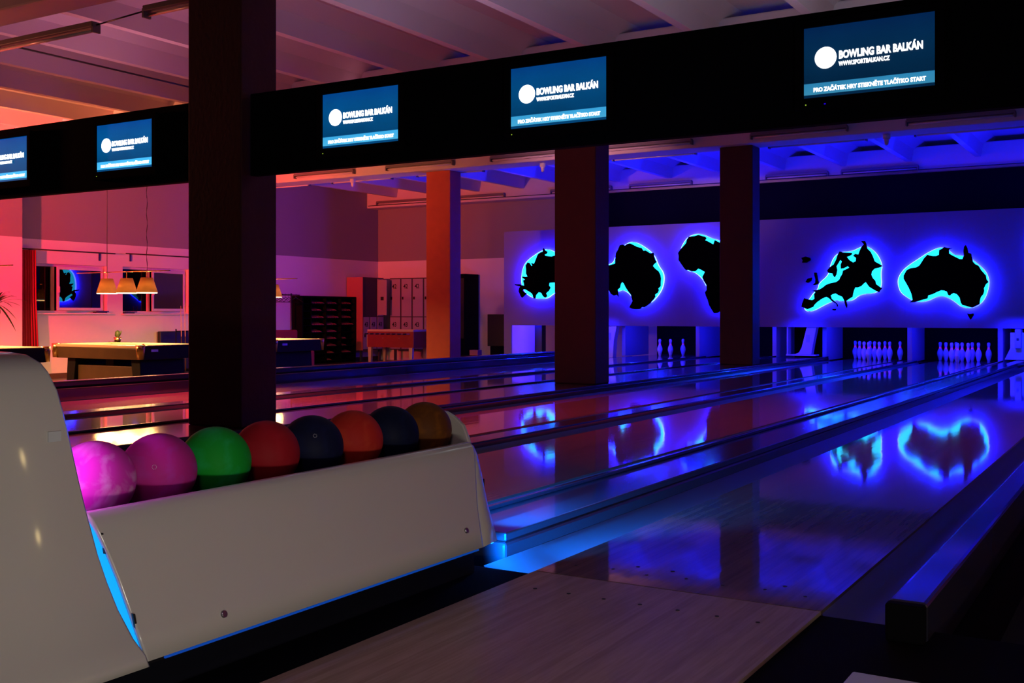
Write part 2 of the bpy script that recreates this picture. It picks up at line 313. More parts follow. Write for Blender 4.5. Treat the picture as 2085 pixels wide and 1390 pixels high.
SH={
'C1':[(-12.522,2.501),(-12.482,2.438),(-12.422,2.41),(-12.442,2.368),(-12.502,2.343),(-12.482,2.316),(-12.402,2.306),(-12.303,2.294),(-12.145,2.333),(-12.007,2.303),(-11.929,2.215),(-11.812,2.16),(-11.831,2.058),(-11.734,1.953),(-11.793,1.851),(-11.773,1.748),(-11.89,1.681),(-12.007,1.708),(-12.125,1.667),(-12.244,1.686),(-12.373,1.679),(-12.383,1.619),(-12.343,1.566),(-12.383,1.497),(-12.462,1.437),(-12.432,1.367),(-12.482,1.333),(-12.542,1.377),(-12.582,1.447),(-12.663,1.465),(-12.733,1.396),(-12.754,1.309),(-12.794,1.318),(-12.814,1.397),(-12.845,1.441),(-12.926,1.486),(-13.008,1.531),(-13.069,1.54),(-13.1,1.505),(-13.048,1.469),(-12.987,1.442),(-13.028,1.399),(-13.11,1.338),(-13.151,1.382),(-13.202,1.489),(-13.192,1.559),(-13.161,1.603),(-13.295,1.637),(-13.316,1.658),(-13.171,1.656),(-13.1,1.629),(-13.048,1.619),(-13.059,1.681),(-13.079,1.743),(-13.028,1.768),(-13.11,1.823),(-13.1,1.84),(-13.008,1.83),(-12.957,1.838),(-12.997,1.909),(-12.997,2.014),(-13.008,2.102),(-12.957,2.172),(-12.906,2.153),(-12.865,2.082),(-12.824,2.098),(-12.861,2.157),(-12.784,2.132),(-12.754,2.184),(-12.723,2.253),(-12.693,2.322),(-12.663,2.365),(-12.602,2.398),(-12.542,2.414),(-12.542,2.475)],
'C2':[(-10.66,2.09),(-10.66,2.218),(-10.643,2.329),(-10.59,2.407),(-10.546,2.501),(-10.484,2.515),(-10.414,2.489),(-10.362,2.527),(-10.293,2.533),(-10.223,2.499),(-10.137,2.456),(-10.016,2.421),(-9.973,2.357),(-9.914,2.363),(-9.811,2.297),(-9.726,2.31),(-9.709,2.224),(-9.684,2.145),(-9.65,2.105),(-9.726,2.044),(-9.743,2.013),(-9.693,1.957),(-9.608,1.893),(-9.566,1.814),(-9.549,1.736),(-9.558,1.643),(-9.558,1.565),(-9.616,1.511),(-9.6,1.479),(-9.625,1.425),(-9.693,1.379),(-9.684,1.332),(-9.726,1.27),(-9.76,1.239),(-9.794,1.192),(-9.862,1.145),(-9.948,1.098),(-9.999,1.106),(-10.051,1.059),(-10.154,1.052),(-10.241,1.068),(-10.31,1.1),(-10.275,1.163),(-10.232,1.242),(-10.258,1.321),(-10.275,1.384),(-10.327,1.448),(-10.397,1.544),(-10.449,1.64),(-10.493,1.673),(-10.528,1.625),(-10.546,1.546),(-10.607,1.499),(-10.59,1.435),(-10.581,1.339),(-10.625,1.388),(-10.696,1.364),(-10.766,1.405),(-10.82,1.485),(-10.98,1.503),(-11.087,1.569),(-11.195,1.667),(-11.268,1.83),(-11.214,1.958),(-11.087,1.988),(-11.034,2.035),(-10.837,2.046)],
'C3':[(-8.894,2.631),(-8.748,2.641),(-8.666,2.661),(-8.586,2.635),(-8.521,2.617),(-8.489,2.586),(-8.521,2.541),(-8.457,2.516),(-8.329,2.443),(-8.297,2.533),(-8.234,2.501),(-8.17,2.468),(-8.076,2.45),(-8.028,2.343),(-7.934,2.22),(-7.872,2.113),(-7.763,2.095),(-7.825,1.977),(-7.934,1.829),(-8.013,1.68),(-7.997,1.469),(-8.076,1.319),(-8.091,1.168),(-8.155,1.032),(-8.234,0.972),(-8.313,0.964),(-8.361,1.033),(-8.425,1.139),(-8.457,1.246),(-8.505,1.353),(-8.521,1.414),(-8.481,1.474),(-8.489,1.581),(-8.554,1.673),(-8.578,1.75),(-8.545,1.81),(-8.521,1.856),(-8.602,1.903),(-8.675,1.935),(-8.748,1.875),(-8.829,1.877),(-8.894,1.909),(-8.96,1.903),(-9.009,1.958),(-9.075,2.052),(-9.132,2.13),(-9.124,2.207),(-9.141,2.285),(-9.091,2.361),(-9.025,2.42),(-8.951,2.495),(-8.935,2.571)],
'C4':[(-5.224,2.407),(-5.145,2.405),(-5.119,2.337),(-5.106,2.256),(-5.041,2.187),(-5.002,2.106),(-4.963,1.998),(-4.924,1.971),(-4.873,1.943),(-4.808,1.901),(-4.873,1.87),(-4.963,1.852),(-5.015,1.799),(-5.028,1.733),(-5.002,1.666),(-4.95,1.611),(-4.937,1.545),(-4.886,1.504),(-4.815,1.456),(-4.86,1.41),(-4.873,1.377),(-4.963,1.425),(-5.028,1.466),(-5.067,1.493),(-5.106,1.547),(-5.132,1.588),(-5.172,1.561),(-5.224,1.508),(-5.29,1.482),(-5.342,1.483),(-5.369,1.416),(-5.382,1.362),(-5.395,1.295),(-5.462,1.255),(-5.515,1.215),(-5.495,1.12),(-5.508,1.066),(-5.535,1.121),(-5.561,1.229),(-5.595,1.297),(-5.662,1.325),(-5.729,1.366),(-5.789,1.353),(-5.83,1.326),(-5.81,1.258),(-5.729,1.189),(-5.682,1.135),(-5.695,1.094),(-5.715,1.149),(-5.796,1.203),(-5.864,1.272),(-5.918,1.3),(-6.013,1.259),(-6.108,1.191),(-6.163,1.137),(-6.184,1.096),(-6.301,1.048),(-6.426,1.097),(-6.412,1.166),(-6.37,1.276),(-6.273,1.247),(-6.204,1.233),(-6.156,1.26),(-6.163,1.356),(-6.136,1.397),(-6.218,1.428),(-6.136,1.438),(-6.054,1.451),(-5.986,1.491),(-5.918,1.545),(-5.823,1.578),(-5.715,1.597),(-5.655,1.643),(-5.628,1.704),(-5.595,1.757),(-5.581,1.825),(-5.521,1.848),(-5.455,1.883),(-5.488,1.914),(-5.568,1.872),(-5.624,1.866),(-5.628,1.947),(-5.601,2.014),(-5.642,2.04),(-5.668,1.989),(-5.715,1.916),(-5.699,1.841),(-5.715,1.746),(-5.749,1.692),(-5.78,1.733),(-5.789,1.768),(-5.877,1.783),(-5.904,1.831),(-5.85,1.898),(-5.769,1.951),(-5.715,2.058),(-5.688,2.152),(-5.648,2.219),(-5.581,2.19),(-5.409,2.178),(-5.402,2.151),(-5.448,2.119),(-5.508,2.1),(-5.462,2.038),(-5.382,1.982),(-5.329,2.008),(-5.323,2.075),(-5.382,2.117),(-5.342,2.156),(-5.277,2.141),(-5.25,2.22),(-5.211,2.3),(-5.172,2.339),(-5.204,2.38)],
'C4a':[(-6.426,2.104),(-6.342,2.13),(-6.259,2.1),(-6.246,2.058),(-6.329,2.005),(-6.412,2.007),(-6.398,2.048)],
'C4b':[(-6.342,1.606),(-6.301,1.674),(-6.218,1.694),(-6.239,1.632),(-6.301,1.592)],
'C4c':[(-6.163,1.795),(-6.122,1.795),(-6.108,1.726),(-6.095,1.657),(-6.074,1.575),(-6.122,1.548),(-6.191,1.542),(-6.143,1.589),(-6.136,1.658),(-6.156,1.727)],
'C4d':[(-5.796,1.054),(-5.729,1.054),(-5.749,1.02),(-5.789,1.026)],
'C5':[(-3.658,2.245),(-3.622,2.231),(-3.574,2.217),(-3.513,2.215),(-3.574,2.185),(-3.574,2.114),(-3.513,2.073),(-3.441,2.033),(-3.381,1.999),(-3.333,1.998),(-3.309,2.055),(-3.315,2.145),(-3.303,2.234),(-3.273,2.265),(-3.244,2.206),(-3.226,2.116),(-3.178,2.102),(-3.16,2.025),(-3.149,1.948),(-3.107,1.896),(-3.048,1.863),(-3.001,1.78),(-2.919,1.677),(-2.907,1.6),(-2.872,1.555),(-2.919,1.512),(-2.954,1.436),(-2.948,1.385),(-2.966,1.322),(-3.007,1.272),(-3.025,1.196),(-3.03,1.132),(-3.095,1.101),(-3.154,1.069),(-3.202,1.082),(-3.261,1.101),(-3.333,1.121),(-3.363,1.172),(-3.381,1.262),(-3.429,1.326),(-3.489,1.353),(-3.537,1.327),(-3.555,1.302),(-3.586,1.315),(-3.61,1.38),(-3.658,1.4),(-3.719,1.407),(-3.805,1.369),(-3.878,1.331),(-3.952,1.312),(-3.965,1.253),(-4.051,1.228),(-4.138,1.202),(-4.2,1.177),(-4.301,1.177),(-4.238,1.229),(-4.263,1.347),(-4.313,1.466),(-4.363,1.559),(-4.407,1.638),(-4.407,1.704),(-4.351,1.808),(-4.275,1.846),(-4.175,1.857),(-4.113,1.894),(-4.064,1.972),(-4.026,2.036),(-3.965,2.099),(-3.928,2.085),(-3.866,2.07),(-3.805,2.069),(-3.756,2.093),(-3.75,2.184),(-3.695,2.208)],
'C5a':[(-3.249,0.961),(-3.202,0.948),(-3.143,0.961),(-3.137,0.929),(-3.19,0.846),(-3.226,0.909)],
'P1':[(-12.351,2.454),(-12.47,2.479),(-12.571,2.452),(-12.712,2.395),(-12.996,2.227),(-13.119,2.054),(-13.164,1.807),(-13.15,1.63),(-13.057,1.453),(-12.874,1.337),(-12.651,1.3),(-12.431,1.316),(-12.311,1.41),(-12.054,1.529),(-11.858,1.785),(-11.878,2.095),(-12.054,2.307)],
'P2':[(-10.862,2.073),(-10.737,2.11),(-10.684,2.237),(-10.614,2.41),(-10.438,2.513),(-10.281,2.583),(-10.108,2.537),(-9.868,2.387),(-9.714,2.242),(-9.63,2.02),(-9.512,1.877),(-9.487,1.721),(-9.529,1.519),(-9.63,1.363),(-9.765,1.224),(-9.902,1.161),(-10.073,1.099),(-10.194,1.099),(-10.229,1.195),(-10.29,1.369),(-10.421,1.466),(-10.526,1.483),(-10.631,1.452),(-10.844,1.463),(-11.059,1.554),(-11.203,1.685),(-11.257,1.831),(-11.185,1.976)],
'P3':[(-9.079,2.425),(-8.996,2.561),(-8.898,2.653),(-8.686,2.7),(-8.541,2.659),(-8.412,2.593),(-8.205,2.533),(-8.094,2.408),(-7.968,2.223),(-7.921,2.071),(-7.999,1.862),(-8.078,1.652),(-8.094,1.395),(-8.173,1.138),(-8.252,1.017),(-8.316,1.048),(-8.396,1.231),(-8.476,1.475),(-8.508,1.552),(-8.605,1.721),(-8.767,1.855),(-8.931,1.881),(-9.062,2.023),(-9.128,2.179),(-9.12,2.318)],
'P4':[(-5.782,2.11),(-5.648,2.205),(-5.421,2.215),(-5.315,2.259),(-5.21,2.309),(-5.118,2.313),(-4.936,2.173),(-4.819,1.93),(-4.855,1.771),(-4.832,1.491),(-4.936,1.359),(-5.262,1.342),(-5.394,1.215),(-5.621,1.196),(-5.728,1.231),(-5.836,1.19),(-5.958,1.136),(-6.205,1.0),(-6.343,1.0),(-6.398,1.097),(-6.274,1.262),(-6.191,1.385),(-6.095,1.466),(-6.088,1.576),(-5.89,1.737),(-5.863,1.9)],
'P5':[(-4.373,1.876),(-4.481,1.746),(-4.531,1.628),(-4.525,1.509),(-4.474,1.364),(-4.31,1.244),(-4.185,1.174),(-3.986,1.189),(-3.813,1.279),(-3.703,1.291),(-3.57,1.251),(-3.449,1.16),(-3.365,1.083),(-3.209,1.046),(-3.031,1.12),(-2.926,1.259),(-2.869,1.474),(-2.869,1.614),(-2.926,1.767),(-3.055,1.897),(-3.162,1.989),(-3.233,2.055),(-3.377,2.074),(-3.497,2.095),(-3.57,2.168),(-3.655,2.238),(-3.789,2.233),(-3.986,2.135),(-4.085,2.066)]}
# ------------------------------------------------------------------ room shell
FZ = -0.36                                   # floor of the hall; the lanes stand on a raised bed
struct('floor', MB().box(-19.6, 3.2, -5.0, 24.9, FZ-0.1, FZ), M['floor'])
bed = MB().box(-10.75, -0.56, 3.46, 24.5, FZ, -0.11).box(-10.75, 3.0, -4.6, 3.46, FZ, -0.012)
struct('lane_bed', bed, M['black_floor'])
struct('wall_back', MB().box(-19.6, 3.2, 24.6, 24.9, FZ, 4.7), M['wall'])
struct('wall_right', MB().box(3.0, 3.2, -5.0, 24.6, FZ, 4.7), M['wall'])
def wall_with_holes(x0, x1, y0, y1, z0, z1, holes):
    mb = MB(); y = y0
    for (a, b, c, d) in holes:
        mb.box(x0, x1, y, a, z0, z1); mb.box(x0, x1, a, b, z0, c); mb.box(x0, x1, a, b, d, z1); y = b
    return mb.box(x0, x1, y, y1, z0, z1)
WIN = [(13.42, 15.30, 0.97, 1.97), (15.70, 17.56, 0.96, 1.98)]
struct('wall_left', wall_with_holes(-19.6, -19.4, -5.0, 24.6, FZ, 4.7, WIN), M['wall'])
struct('wall_pilaster', MB().box(-19.4, -19.12, 12.3, 13.10, FZ, 4.7), M['wall'])
struct('baseboard_left', MB().box(-19.4, -19.37, 13.1, 24.6, FZ, FZ+0.1), M['pot'])
# ceiling: double-T slab, ribs run along the lanes
cb = MB().box(-19.6, 3.2, -5.0, 24.9, 4.62, 4.75)
x = -18.4
while x < 3.0:
    prof = [(x-0.055, 4.2), (x+0.055, 4.2), (x+0.10, 4.45), (x+0.30, 4.63), (x-0.30, 4.63), (x-0.10, 4.45)]
    cb.prism(prof, 'xz', -5.0, 24.6); x += 1.37
struct('ceiling', cb, M['ceiling'])
for k, (ya, yb) in enumerate(((6.5, 6.88), (12.4, 12.85), (18.35, 18.95), (24.1, 24.6))):
    struct('ceiling_girder', MB().box(-19.6, 3.1, ya, yb, 3.94, 4.5), M['ceiling'], bevel=0.02)
# pillars
def pillar(x0, x1, y0, y1, zb, zt, label):
    return tag(MB().box(x0, x1, y0, y1, zb, zt).build('square_pillar', M['pillar'], bevel=0.012), label, 'pillar')
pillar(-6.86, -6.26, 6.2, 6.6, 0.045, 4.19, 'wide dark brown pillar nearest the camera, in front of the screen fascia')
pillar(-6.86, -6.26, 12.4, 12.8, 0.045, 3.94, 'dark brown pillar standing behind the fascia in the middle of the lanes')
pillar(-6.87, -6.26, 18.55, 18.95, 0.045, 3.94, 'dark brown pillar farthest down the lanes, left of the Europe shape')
pillar(-13.35, -12.74, 18.55, 18.95, FZ, 3.94, 'pillar lit orange red beside the table football, light put into its colour').data.materials[0] = M['pillar_lit']
pillar(-13.35, -12.74, 12.4, 12.8, FZ, 3.94, 'pillar hidden behind the near wide pillar')
# black bulkhead over the pin area
struct('bulkhead', MB().box(-12.0, 3.0, 23.95, 24.08, 2.6, 3.92), M['bulkhead'])

# ------------------------------------------------------------------ windows in the left wall
def window(n, y0, y1, z0, z1, split, first_fixed):
    w_ = bpy.data.objects.new('window_%d' % n, None); C.objects.link(w_); w_.location = (-19.5, (y0+y1)/2, z0); WL[w_.name] = Vector(w_.location); w_['kind'] = 'structure'
    X0, X1 = -19.56, -19.50
    f = MB(); t = 0.05
    f.box(X0, X1, y0, y1, z0, z0+t).box(X0, X1, y0, y1, z1-t, z1).box(X0, X1, y0, y0+t, z0+t, z1-t).box(X0, X1, y1-t, y1, z0+t, z1-t)
    f.box(X0, X1, split-0.035, split+0.035, z0+t, z1-t)
    f.build('window_frame', M['white_paint'], w_, bevel=0.005)
    s_ = MB(); a, b_ = split-0.035, y1-t; u = 0.06
    s_.box(X1, X1+0.025, a, b_, z0+t, z0+t+u).box(X1, X1+0.025, a, b_, z1-t-u, z1-t).box(X1, X1+0.025, a, a+u, z0+t+u, z1-t-u).box(X1, X1+0.025, b_-u, b_, z0+t+u, z1-t-u)
    def swing(mb, deg=7.0):                      # the sash stands slightly ajar, hinged on its right side
        c, d = math.cos(math.radians(deg)), math.sin(math.radians(deg)); hx, hy = X1, b_
        mb.v = [(hx + (p[0]-hx)*c - (p[1]-hy)*d, hy + (p[0]-hx)*d + (p[1]-hy)*c, p[2]) for p in mb.v]; return mb
    swing(s_).build('window_sash', M['white_paint'], w_, bevel=0.004)
    MB().box(X0+0.02, X0+0.03, y0+t, split-0.035, z0+t, z1-t).build('window_pane', M['fixed_glass'], w_)
    swing(MB().box(X1+0.008, X1+0.016, a+u, b_-u, z0+t+u, z1-t-u)).build('window_pane', M['glass'], w_)
    MB().box(X0+0.004, X0+0.008, a, b_, z0+t, z1-t).build('window_pane', M['fixed_glass'], w_)
    swing(MB().box(X1+0.025, X1+0.06, a+0.02, a+0.04, z0+0.42, z0+0.54)).build('window_handle', M['white_paint'], w_)
    MB().box(X1, -19.33, y0-0.03, y1+0.03, z0-0.03, z0).build('window_sill', M['white_paint'], w_, bevel=0.006)
window(1, *WIN[0], 14.05, True)
window(2, *WIN[1], 16.48, True)
def curtain_rod(y0, y1, z, brk, label):
    t = thing('curtain_rod', label, 'curtain rod', (-19.3, (y0+y1)/2, z), 'curtain rods over the windows')
    MB().tube([(-19.28, y0, z), (-19.28, y1, z)], 0.014).build('rod', M['dark_trim'], t)
    for y in brk:
        MB().box(-19.4, -19.27, y-0.012, y+0.012, z-0.012, z+0.012).box(-19.4, -19.385, y-0.02, y+0.02, z-0.16, z+0.02).build('bracket', M['dark_trim'], t)
curtain_rod(13.14, 15.41, 2.24, (13.45, 15.1), 'black curtain rod over the window beside the red curtain')
curtain_rod(15.69, 17.95, 2.26, (15.9, 17.7), 'black curtain rod over the window nearer the wide pillar')
curtain_rod(10.2, 12.28, 2.05, (10.5, 12.0), 'black curtain rod end left of the red curtain, at the left picture edge')
cs = []
for k in range(33):
    y = 13.15 + 0.37*k/32
    cs.append([(-19.27 + 0.028*math.sin(k*1.35), y + 0.0, 2.22), (-19.27 + 0.03*math.sin(k*1.35+0.2), y+0.01*k/32, 1.2), (-19.26 + 0.036*math.sin(k*1.35+0.3), y+0.08*k/32, FZ+0.03)])
cm = MB().strip(cs); cu = tag(cm.build('red_curtain', M['curtain'], bevel=0), 'narrow red curtain hanging beside the left window', 'curtain')
so = cu.modifiers.new('thick', 'SOLIDIFY'); so.thickness = 0.004

# ------------------------------------------------------------------ lanes
LW = 1.054
LC = {1: -1.472, 2: -3.465, 3: -5.205, 4: -7.875, 5: -9.685}
names = {1: 'nearest bowling lane, its wooden surface running from the foreground seam to the pins at right',
         2: 'bowling lane just past the ball return, second from the camera, full rack of pins',
         3: 'third bowling lane from the camera, full rack of pins left of the divider',
         4: 'fourth bowling lane, just behind the middle pillar',
         5: 'farthest bowling lane, beside the pool tables, three pins left standing'}
for k, xc in LC.items():
    a, b_ = xc-LW/2, xc+LW/2
    t = thing('bowling_lane', names[k], 'bowling lane', (xc, 13.0, -0.11), 'bowling lanes')
    MB().box(a, b_, 3.47, 23.82, -0.11, 0.0).build('lane_surface', M['lane'], t)
    for s_ in (-1, 1):
        g0 = a-0.235 if s_ < 0 else b_; g = MB(); secs = []
        for y in (3.48, 22.55):
            secs.append([(g0 + 0.235*i/12, y, -0.012 - 0.085*math.sin(PI*i/12)) for i in range(13)])
        g.strip(secs)
        g.box(g0, g0+0.235, 3.47, 3.48, -0.11, -0.03)
        g.build('gutter', M['gutter'], t)
    st = thing('approach_strip', 'pale wooden approach in front of ' + ('the nearest lane' if k == 1 else names[k].split(',')[0]), 'floor strip', (xc, 0.5, -0.012), 'lane approaches')
    MB().box(a, b_, -3.5, 3.462, -0.012, 0.0).build('boards', M['approach'], st)
    if k == 1:
        for i in range(7):
            MB().lathe([(0.007, 0.0), (0.007, 0.0012)], (a + 0.13 + i*0.132, 3.24, 0.0), 10, False).build('guide_dot', M['ink'], st)
            MB().lathe([(0.006, 0.0), (0.006, 0.0012)], (a + 0.09 + i*0.145, 3.62 + 0.02*(i % 2), 0.0), 10, False).build('guide_dot', M['ink'], t)
            if i in (1, 2, 5): MB().lathe([(0.008, 0.0), (0.008, 0.0012)], (a + 0.16 + i*0.14, 3.72, 0.0), 10, False).build('guide_dot', M['ink'], t)
# cappings between the lanes
def capping(x0, x1, z, label, y0=3.47, ridge=None, mm='cap'):
    t = thing('lane_divider', label, 'lane divider', ((x0+x1)/2, 13.0, -0.11), 'cappings between the lanes')
    MB().box(x0, x1, y0, 22.5, -0.11, z).build('capping', M[mm], t, bevel=0.012)
    if ridge:
        for r in ridge: MB().box(r[0], r[1], y0+0.02, 22.5, z, z+r[2]).build('ridge', M['cap'], t, bevel=0.006)
capping(-2.70, -2.236, 0.045, 'wide dark capping running away from the ball return', 3.64, ((-2.41, -2.245, 0.035), (-2.69, -2.66, 0.02)))
capping(-4.443, -4.228, 0.03, 'narrow capping between the second and third lanes')
capping(-7.11, -5.97, 0.045, 'broad black divider on which the brown pillars stand', 3.47, ((-6.0, -5.975, 0.03), (-7.10, -7.07, 0.02)))
capping(-8.92, -8.64, 0.03, 'narrow capping between the two farthest lanes')
capping(-0.71, -0.60, 0.10, 'blue-lit rail along the right side of the nearest lane', 3.34, None, 'rail_blue')
t = thing('lane_side_rail', 'raised rail past the farthest lane, in front of the pool tables', 'rail', (-10.6, 13.0, -0.36))
MB().box(-10.75, -10.45, 3.47, 20.8, -0.11, 0.12).build('rail_body', M['cap'], t, bevel=0.01)
MB().box(-10.74, -10.60, 3.47, 20.8, 0.12, 0.195).build('rail_top', M['cap'], t, bevel=0.02)
# foreground right
struct('side_aisle', MB().box(-0.56, 3.0, 3.46, 24.0, FZ, FZ+0.02), M['carpet'])
tag(MB().box(-0.70, -0.36, 2.45, 2.87, -0.012, 0.02).build('pale_box', M['sticker'], bevel=0.006), 'pale flat box corner on the dark floor at the bottom right', 'box')
tag(MB().box(-0.71, -0.60, 3.29, 3.337, -0.012, 0.10).build('black_end_block', M['matt_black'], bevel=0.008), 'black block closing the near end of the right rail', 'block')

# ------------------------------------------------------------------ pins
def make_pin():
    t = thing('bowling_pin', 'x', 'bowling pin')
    prof = [(0.0255,0),(0.029,0.006),(0.036,0.04),(0.046,0.075),(0.0565,0.11),(0.0605,0.14),(0.058,0.17),(0.050,0.2),(0.038,0.225),(0.028,0.245),(0.0235,0.262),(0.0228,0.28),(0.0245,0.3),(0.029,0.32),(0.0323,0.34),(0.031,0.358),(0.024,0.373),(0.012,0.380),(0.002,0.381)]
    MB().lathe(prof, seg=20).build('pin_body', M['pin'], t, local=True)
    for z in (0.247, 0.270):
        MB().lathe([(0.0285 if z < 0.26 else 0.0245, z-0.005), (0.0268 if z < 0.26 else 0.0243, z+0.005)], seg=20, caps=False).build('neck_stripe', M['pin_red'], t, local=True)
    return t
pin0 = make_pin(); first = True
rows = ['front', 'second', 'third', 'back']
for k, where, sh in ((2, 'rightmost rack, on the second lane', -0.03), (3, 'rack on the third lane', 0.01)):
    for r in range(4):
        for i in range(r+1):
            loc = (LC[k] + sh + (i-r/2)*0.3048, 22.62 + r*0.264, 0.0)
            pos = '' if r == 0 else (' at the left end' if i == 0 else ' at the right end' if i == r else (' middle' if r == 2 else (' second from left' if i == 1 else ' third from left')))
            lab = 'white pin, %s row%s of the %s' % (rows[r], pos, where)
            if first: pin0.location = loc; tag(pin0, lab, 'bowling pin', 'racked bowling pins'); first = False
            else: dup(pin0, loc, lab, 'racked bowling pins')
for loc, lab in (((-9.85, 22.75, 0), 'left of the three pins left standing on the farthest lane'), ((-9.61, 22.8, 0), 'middle of the three pins left standing on the farthest lane'), ((-9.45, 23.15, 0), 'right of the three pins left standing on the farthest lane')):
    dup(pin0, loc, lab, 'three pins left standing')

# ------------------------------------------------------------------ masking wall with the continents
MY = 22.2
mask = thing('masking_wall', 'long pale panel over the pins carrying the lit continents', 'panel', (-5.5, MY, 0.68))
panels = [(-13.67, -10.60), (-10.598, -8.85), (-8.848, -6.75), (-6.748, -4.40), (-4.398, -1.6), (-1.598, 0.6)]
for a, b_ in panels: MB().box(a, b_, MY, MY+0.03, 0.68, 2.93).build('mask_board', M['mask'], mask)
MB().box(-13.67, -13.46, MY, MY+0.03, FZ, 0.68).build('mask_leg', M['mask'], mask)
MB().box(-13.67, 0.6, MY+0.03, MY+0.1, 2.83, 2.93).build('back_batten', M['dark_trim'], mask)
def smooth_closed(pts, n=3):
    for _ in range(n):
        q = []
        for i in range(len(pts)):
            a, b_ = pts[i], pts[(i+1) % len(pts)]
            q += [(a[0]*.75+b_[0]*.25, a[1]*.75+b_[1]*.25), (a[0]*.25+b_[0]*.75, a[1]*.25+b_[1]*.75)]
        pts = q
    return pts
def inset(pts, d):
    n = len(pts); A = sum(pts[i][0]*pts[(i+1)%n][1]-pts[(i+1)%n][0]*pts[i][1] for i in range(n)); sg = 1 if A > 0 else -1; out = []
    for i in range(n):
        p, q = Vector(pts[i-1]), Vector(pts[(i+1)%n]); e = (q-p).normalized(); nn = Vector((-e.y, e.x))*sg
        out.append((pts[i][0]+nn.x*d, pts[i][1]+nn.y*d))
    return out
def continent(key, plate, label, extra=()):
    pl = smooth_closed(SH[plate], 2) if isinstance(plate, str) else plate
    xs = [p[0] for p in pl]; zs = [p[1] for p in pl]
    t = thing('continent_sign', label, 'wall sign', ((min(xs)+max(xs))/2, MY, min(zs)), 'back-lit continents on the masking wall')
    MB().prism(inset(pl, 0.012), 'xz', MY-0.055, MY-0.001).build('glowing_backplate', M['glow_front'], t)
    e = MB(); n = len(pl)
    v = [(p[0], MY-0.048, p[1]) for p in pl] + [(p[0], MY-0.004, p[1]) for p in pl]
    e.add(v, [(i, (i+1)%n, n+(i+1)%n, n+i) for i in range(n)]); e.build('light_strip', M['glow_edge'], t)
    MB().prism(SH[key] if isinstance(key, str) else key, 'xz', MY-0.10, MY-0.07).build('continent_board', M['continent'], t)
    for x_ in extra: MB().prism(SH[x_], 'xz', MY-0.10, MY-0.02).build('island_board', M['continent'], t)
continent('C1', 'P1', 'black Asia-like shape glowing blue, leftmost, half hidden by the middle pillar')
continent('C2', 'P2', 'black ragged landmass glowing blue between the two dark pillars')
continent('C3', 'P3', 'black Africa shape glowing blue, partly behind the farthest pillar')
continent('C4', 'P4', 'black Europe shape with small islands, glowing blue', ('C4a', 'C4b', 'C4c', 'C4d'))
continent('C5', 'P5', 'black Australia shape glowing blue above the rightmost rack of pins', ('C5a',))
c6 = [(-2.02, 2.2), (-1.85, 2.45), (-1.5, 2.6), (-1.0, 2.55), (-0.8, 2.2), (-1.0, 1.8), (-1.2, 1.4), (-1.5, 1.3), (-1.7, 1.7), (-1.95, 1.95)]
continent([(p[0]*0.96-0.05, p[1]*0.96+0.08) for p in c6], smooth_closed(c6, 2), 'black landmass glowing blue, cut by the right picture edge')
# pin decks behind the mask
DV = [(-13.3, 'left of the farthest lane'), (-10.43, ''), (-8.66, ''), (-7.15, ''), (-5.98, ''), (-4.20, ''), (-2.72, ''), (-2.0, ''), (-0.5, '')]
back = MB().box(-10.4, 0.4, 23.85, 23.92, -0.05, 1.2)
tag(back.build('pit_curtain', M['matt_black']), 'black curtain closing the pits behind the pins', 'curtain')
kb = [(-10.66, 0), (-8.86, 1), (-7.13, 2), (-6.07, 3), (-4.38, 4), (-2.72, 5), (-2.12, 6), (-0.62, 7)]
kl = ['left of the farthest lane', 'between the two farthest lanes', 'left of the broad divider', 'right of the farthest pillar', 'between the second and third lanes', 'left of the ball lift at right', 'right of the ball lift at right', 'at the right edge']
for x_, i in kb:
    tag(MB().box(x_-0.045, x_+0.045, 22.55, 23.85, -0.012, 0.95).build('kickback_panel', M['kick'], bevel=0.005), 'white side panel of the pin deck ' + kl[i], 'panel', 'pin deck side panels')
# side wall seen through the opening at the left end of the mask
tag(MB().box(-14.0, -13.25, 23.0, 23.05, FZ, 1.0).build('service_door', M['white_paint']), 'bright blue-lit board seen under the left end of the masking wall', 'board')
tag(MB().box(-13.22, -13.02, 22.9, 23.1, FZ, 0.95).build('service_post', M['dark_trim']), 'dark post beside the bright board under the masking wall', 'post')
def lift(x0, x1, label, slant, zb=0.082):
    t = thing('ball_lift', label, 'ball lift', ((x0+x1)/2, 22.35, 0.0), 'ball lifts under the masking wall')
    if slant:
        w_ = x1 - x0
        MB().prism([(x0, zb+0.03), (x0+0.20*w_, zb+0.07), (x0+0.32*w_, 0.26), (x0+0.56*w_, 0.70), (x1, 0.70), (x0+0.84*w_, 0.34), (x0+0.76*w_, zb+0.03)], 'xz', 22.32, 22.5).build('curved_guide', M['white_shell'], t, bevel=0.01)
        MB().box(x0+0.52*w_, x0+0.68*w_, 22.31, 22.32, 0.36, 0.52).build('guide_plate', M['kick'], t)
        MB().box(x0-0.16, x0-0.13, 22.3, 22.5, zb, 0.70).build('lift_post', M['white_shell'], t)
        MB().box(x0-0.16, x1, 22.25, 22.5, zb, zb+0.03).build('lift_base', M['white_shell'], t)
    else:
        MB().prism([(x0-0.06, zb), (x1, zb), (x1, 0.60), (x0+0.04, 0.60), (x0+0.04, 0.30)], 'xz', 22.3, 22.5).build('lift_housing', M['white_shell'], t, bevel=0.01)
        MB().box(x0+0.13, x1-0.12, 22.2, 22.45, 0.30, 0.67).build('lift_neck', M['kick'], t, bevel=0.02)
        MB().box(x0+0.16, x1-0.16, 22.18, 22.2, 0.46, 0.50).build('lift_slot', M['dark_trim'], t)
lift(-2.56, -2.20, 'white ball lift between the first two lanes, at the right edge', False)
lift(-6.63, -6.17, 'white curved ball lift beside the farthest pillar', True)
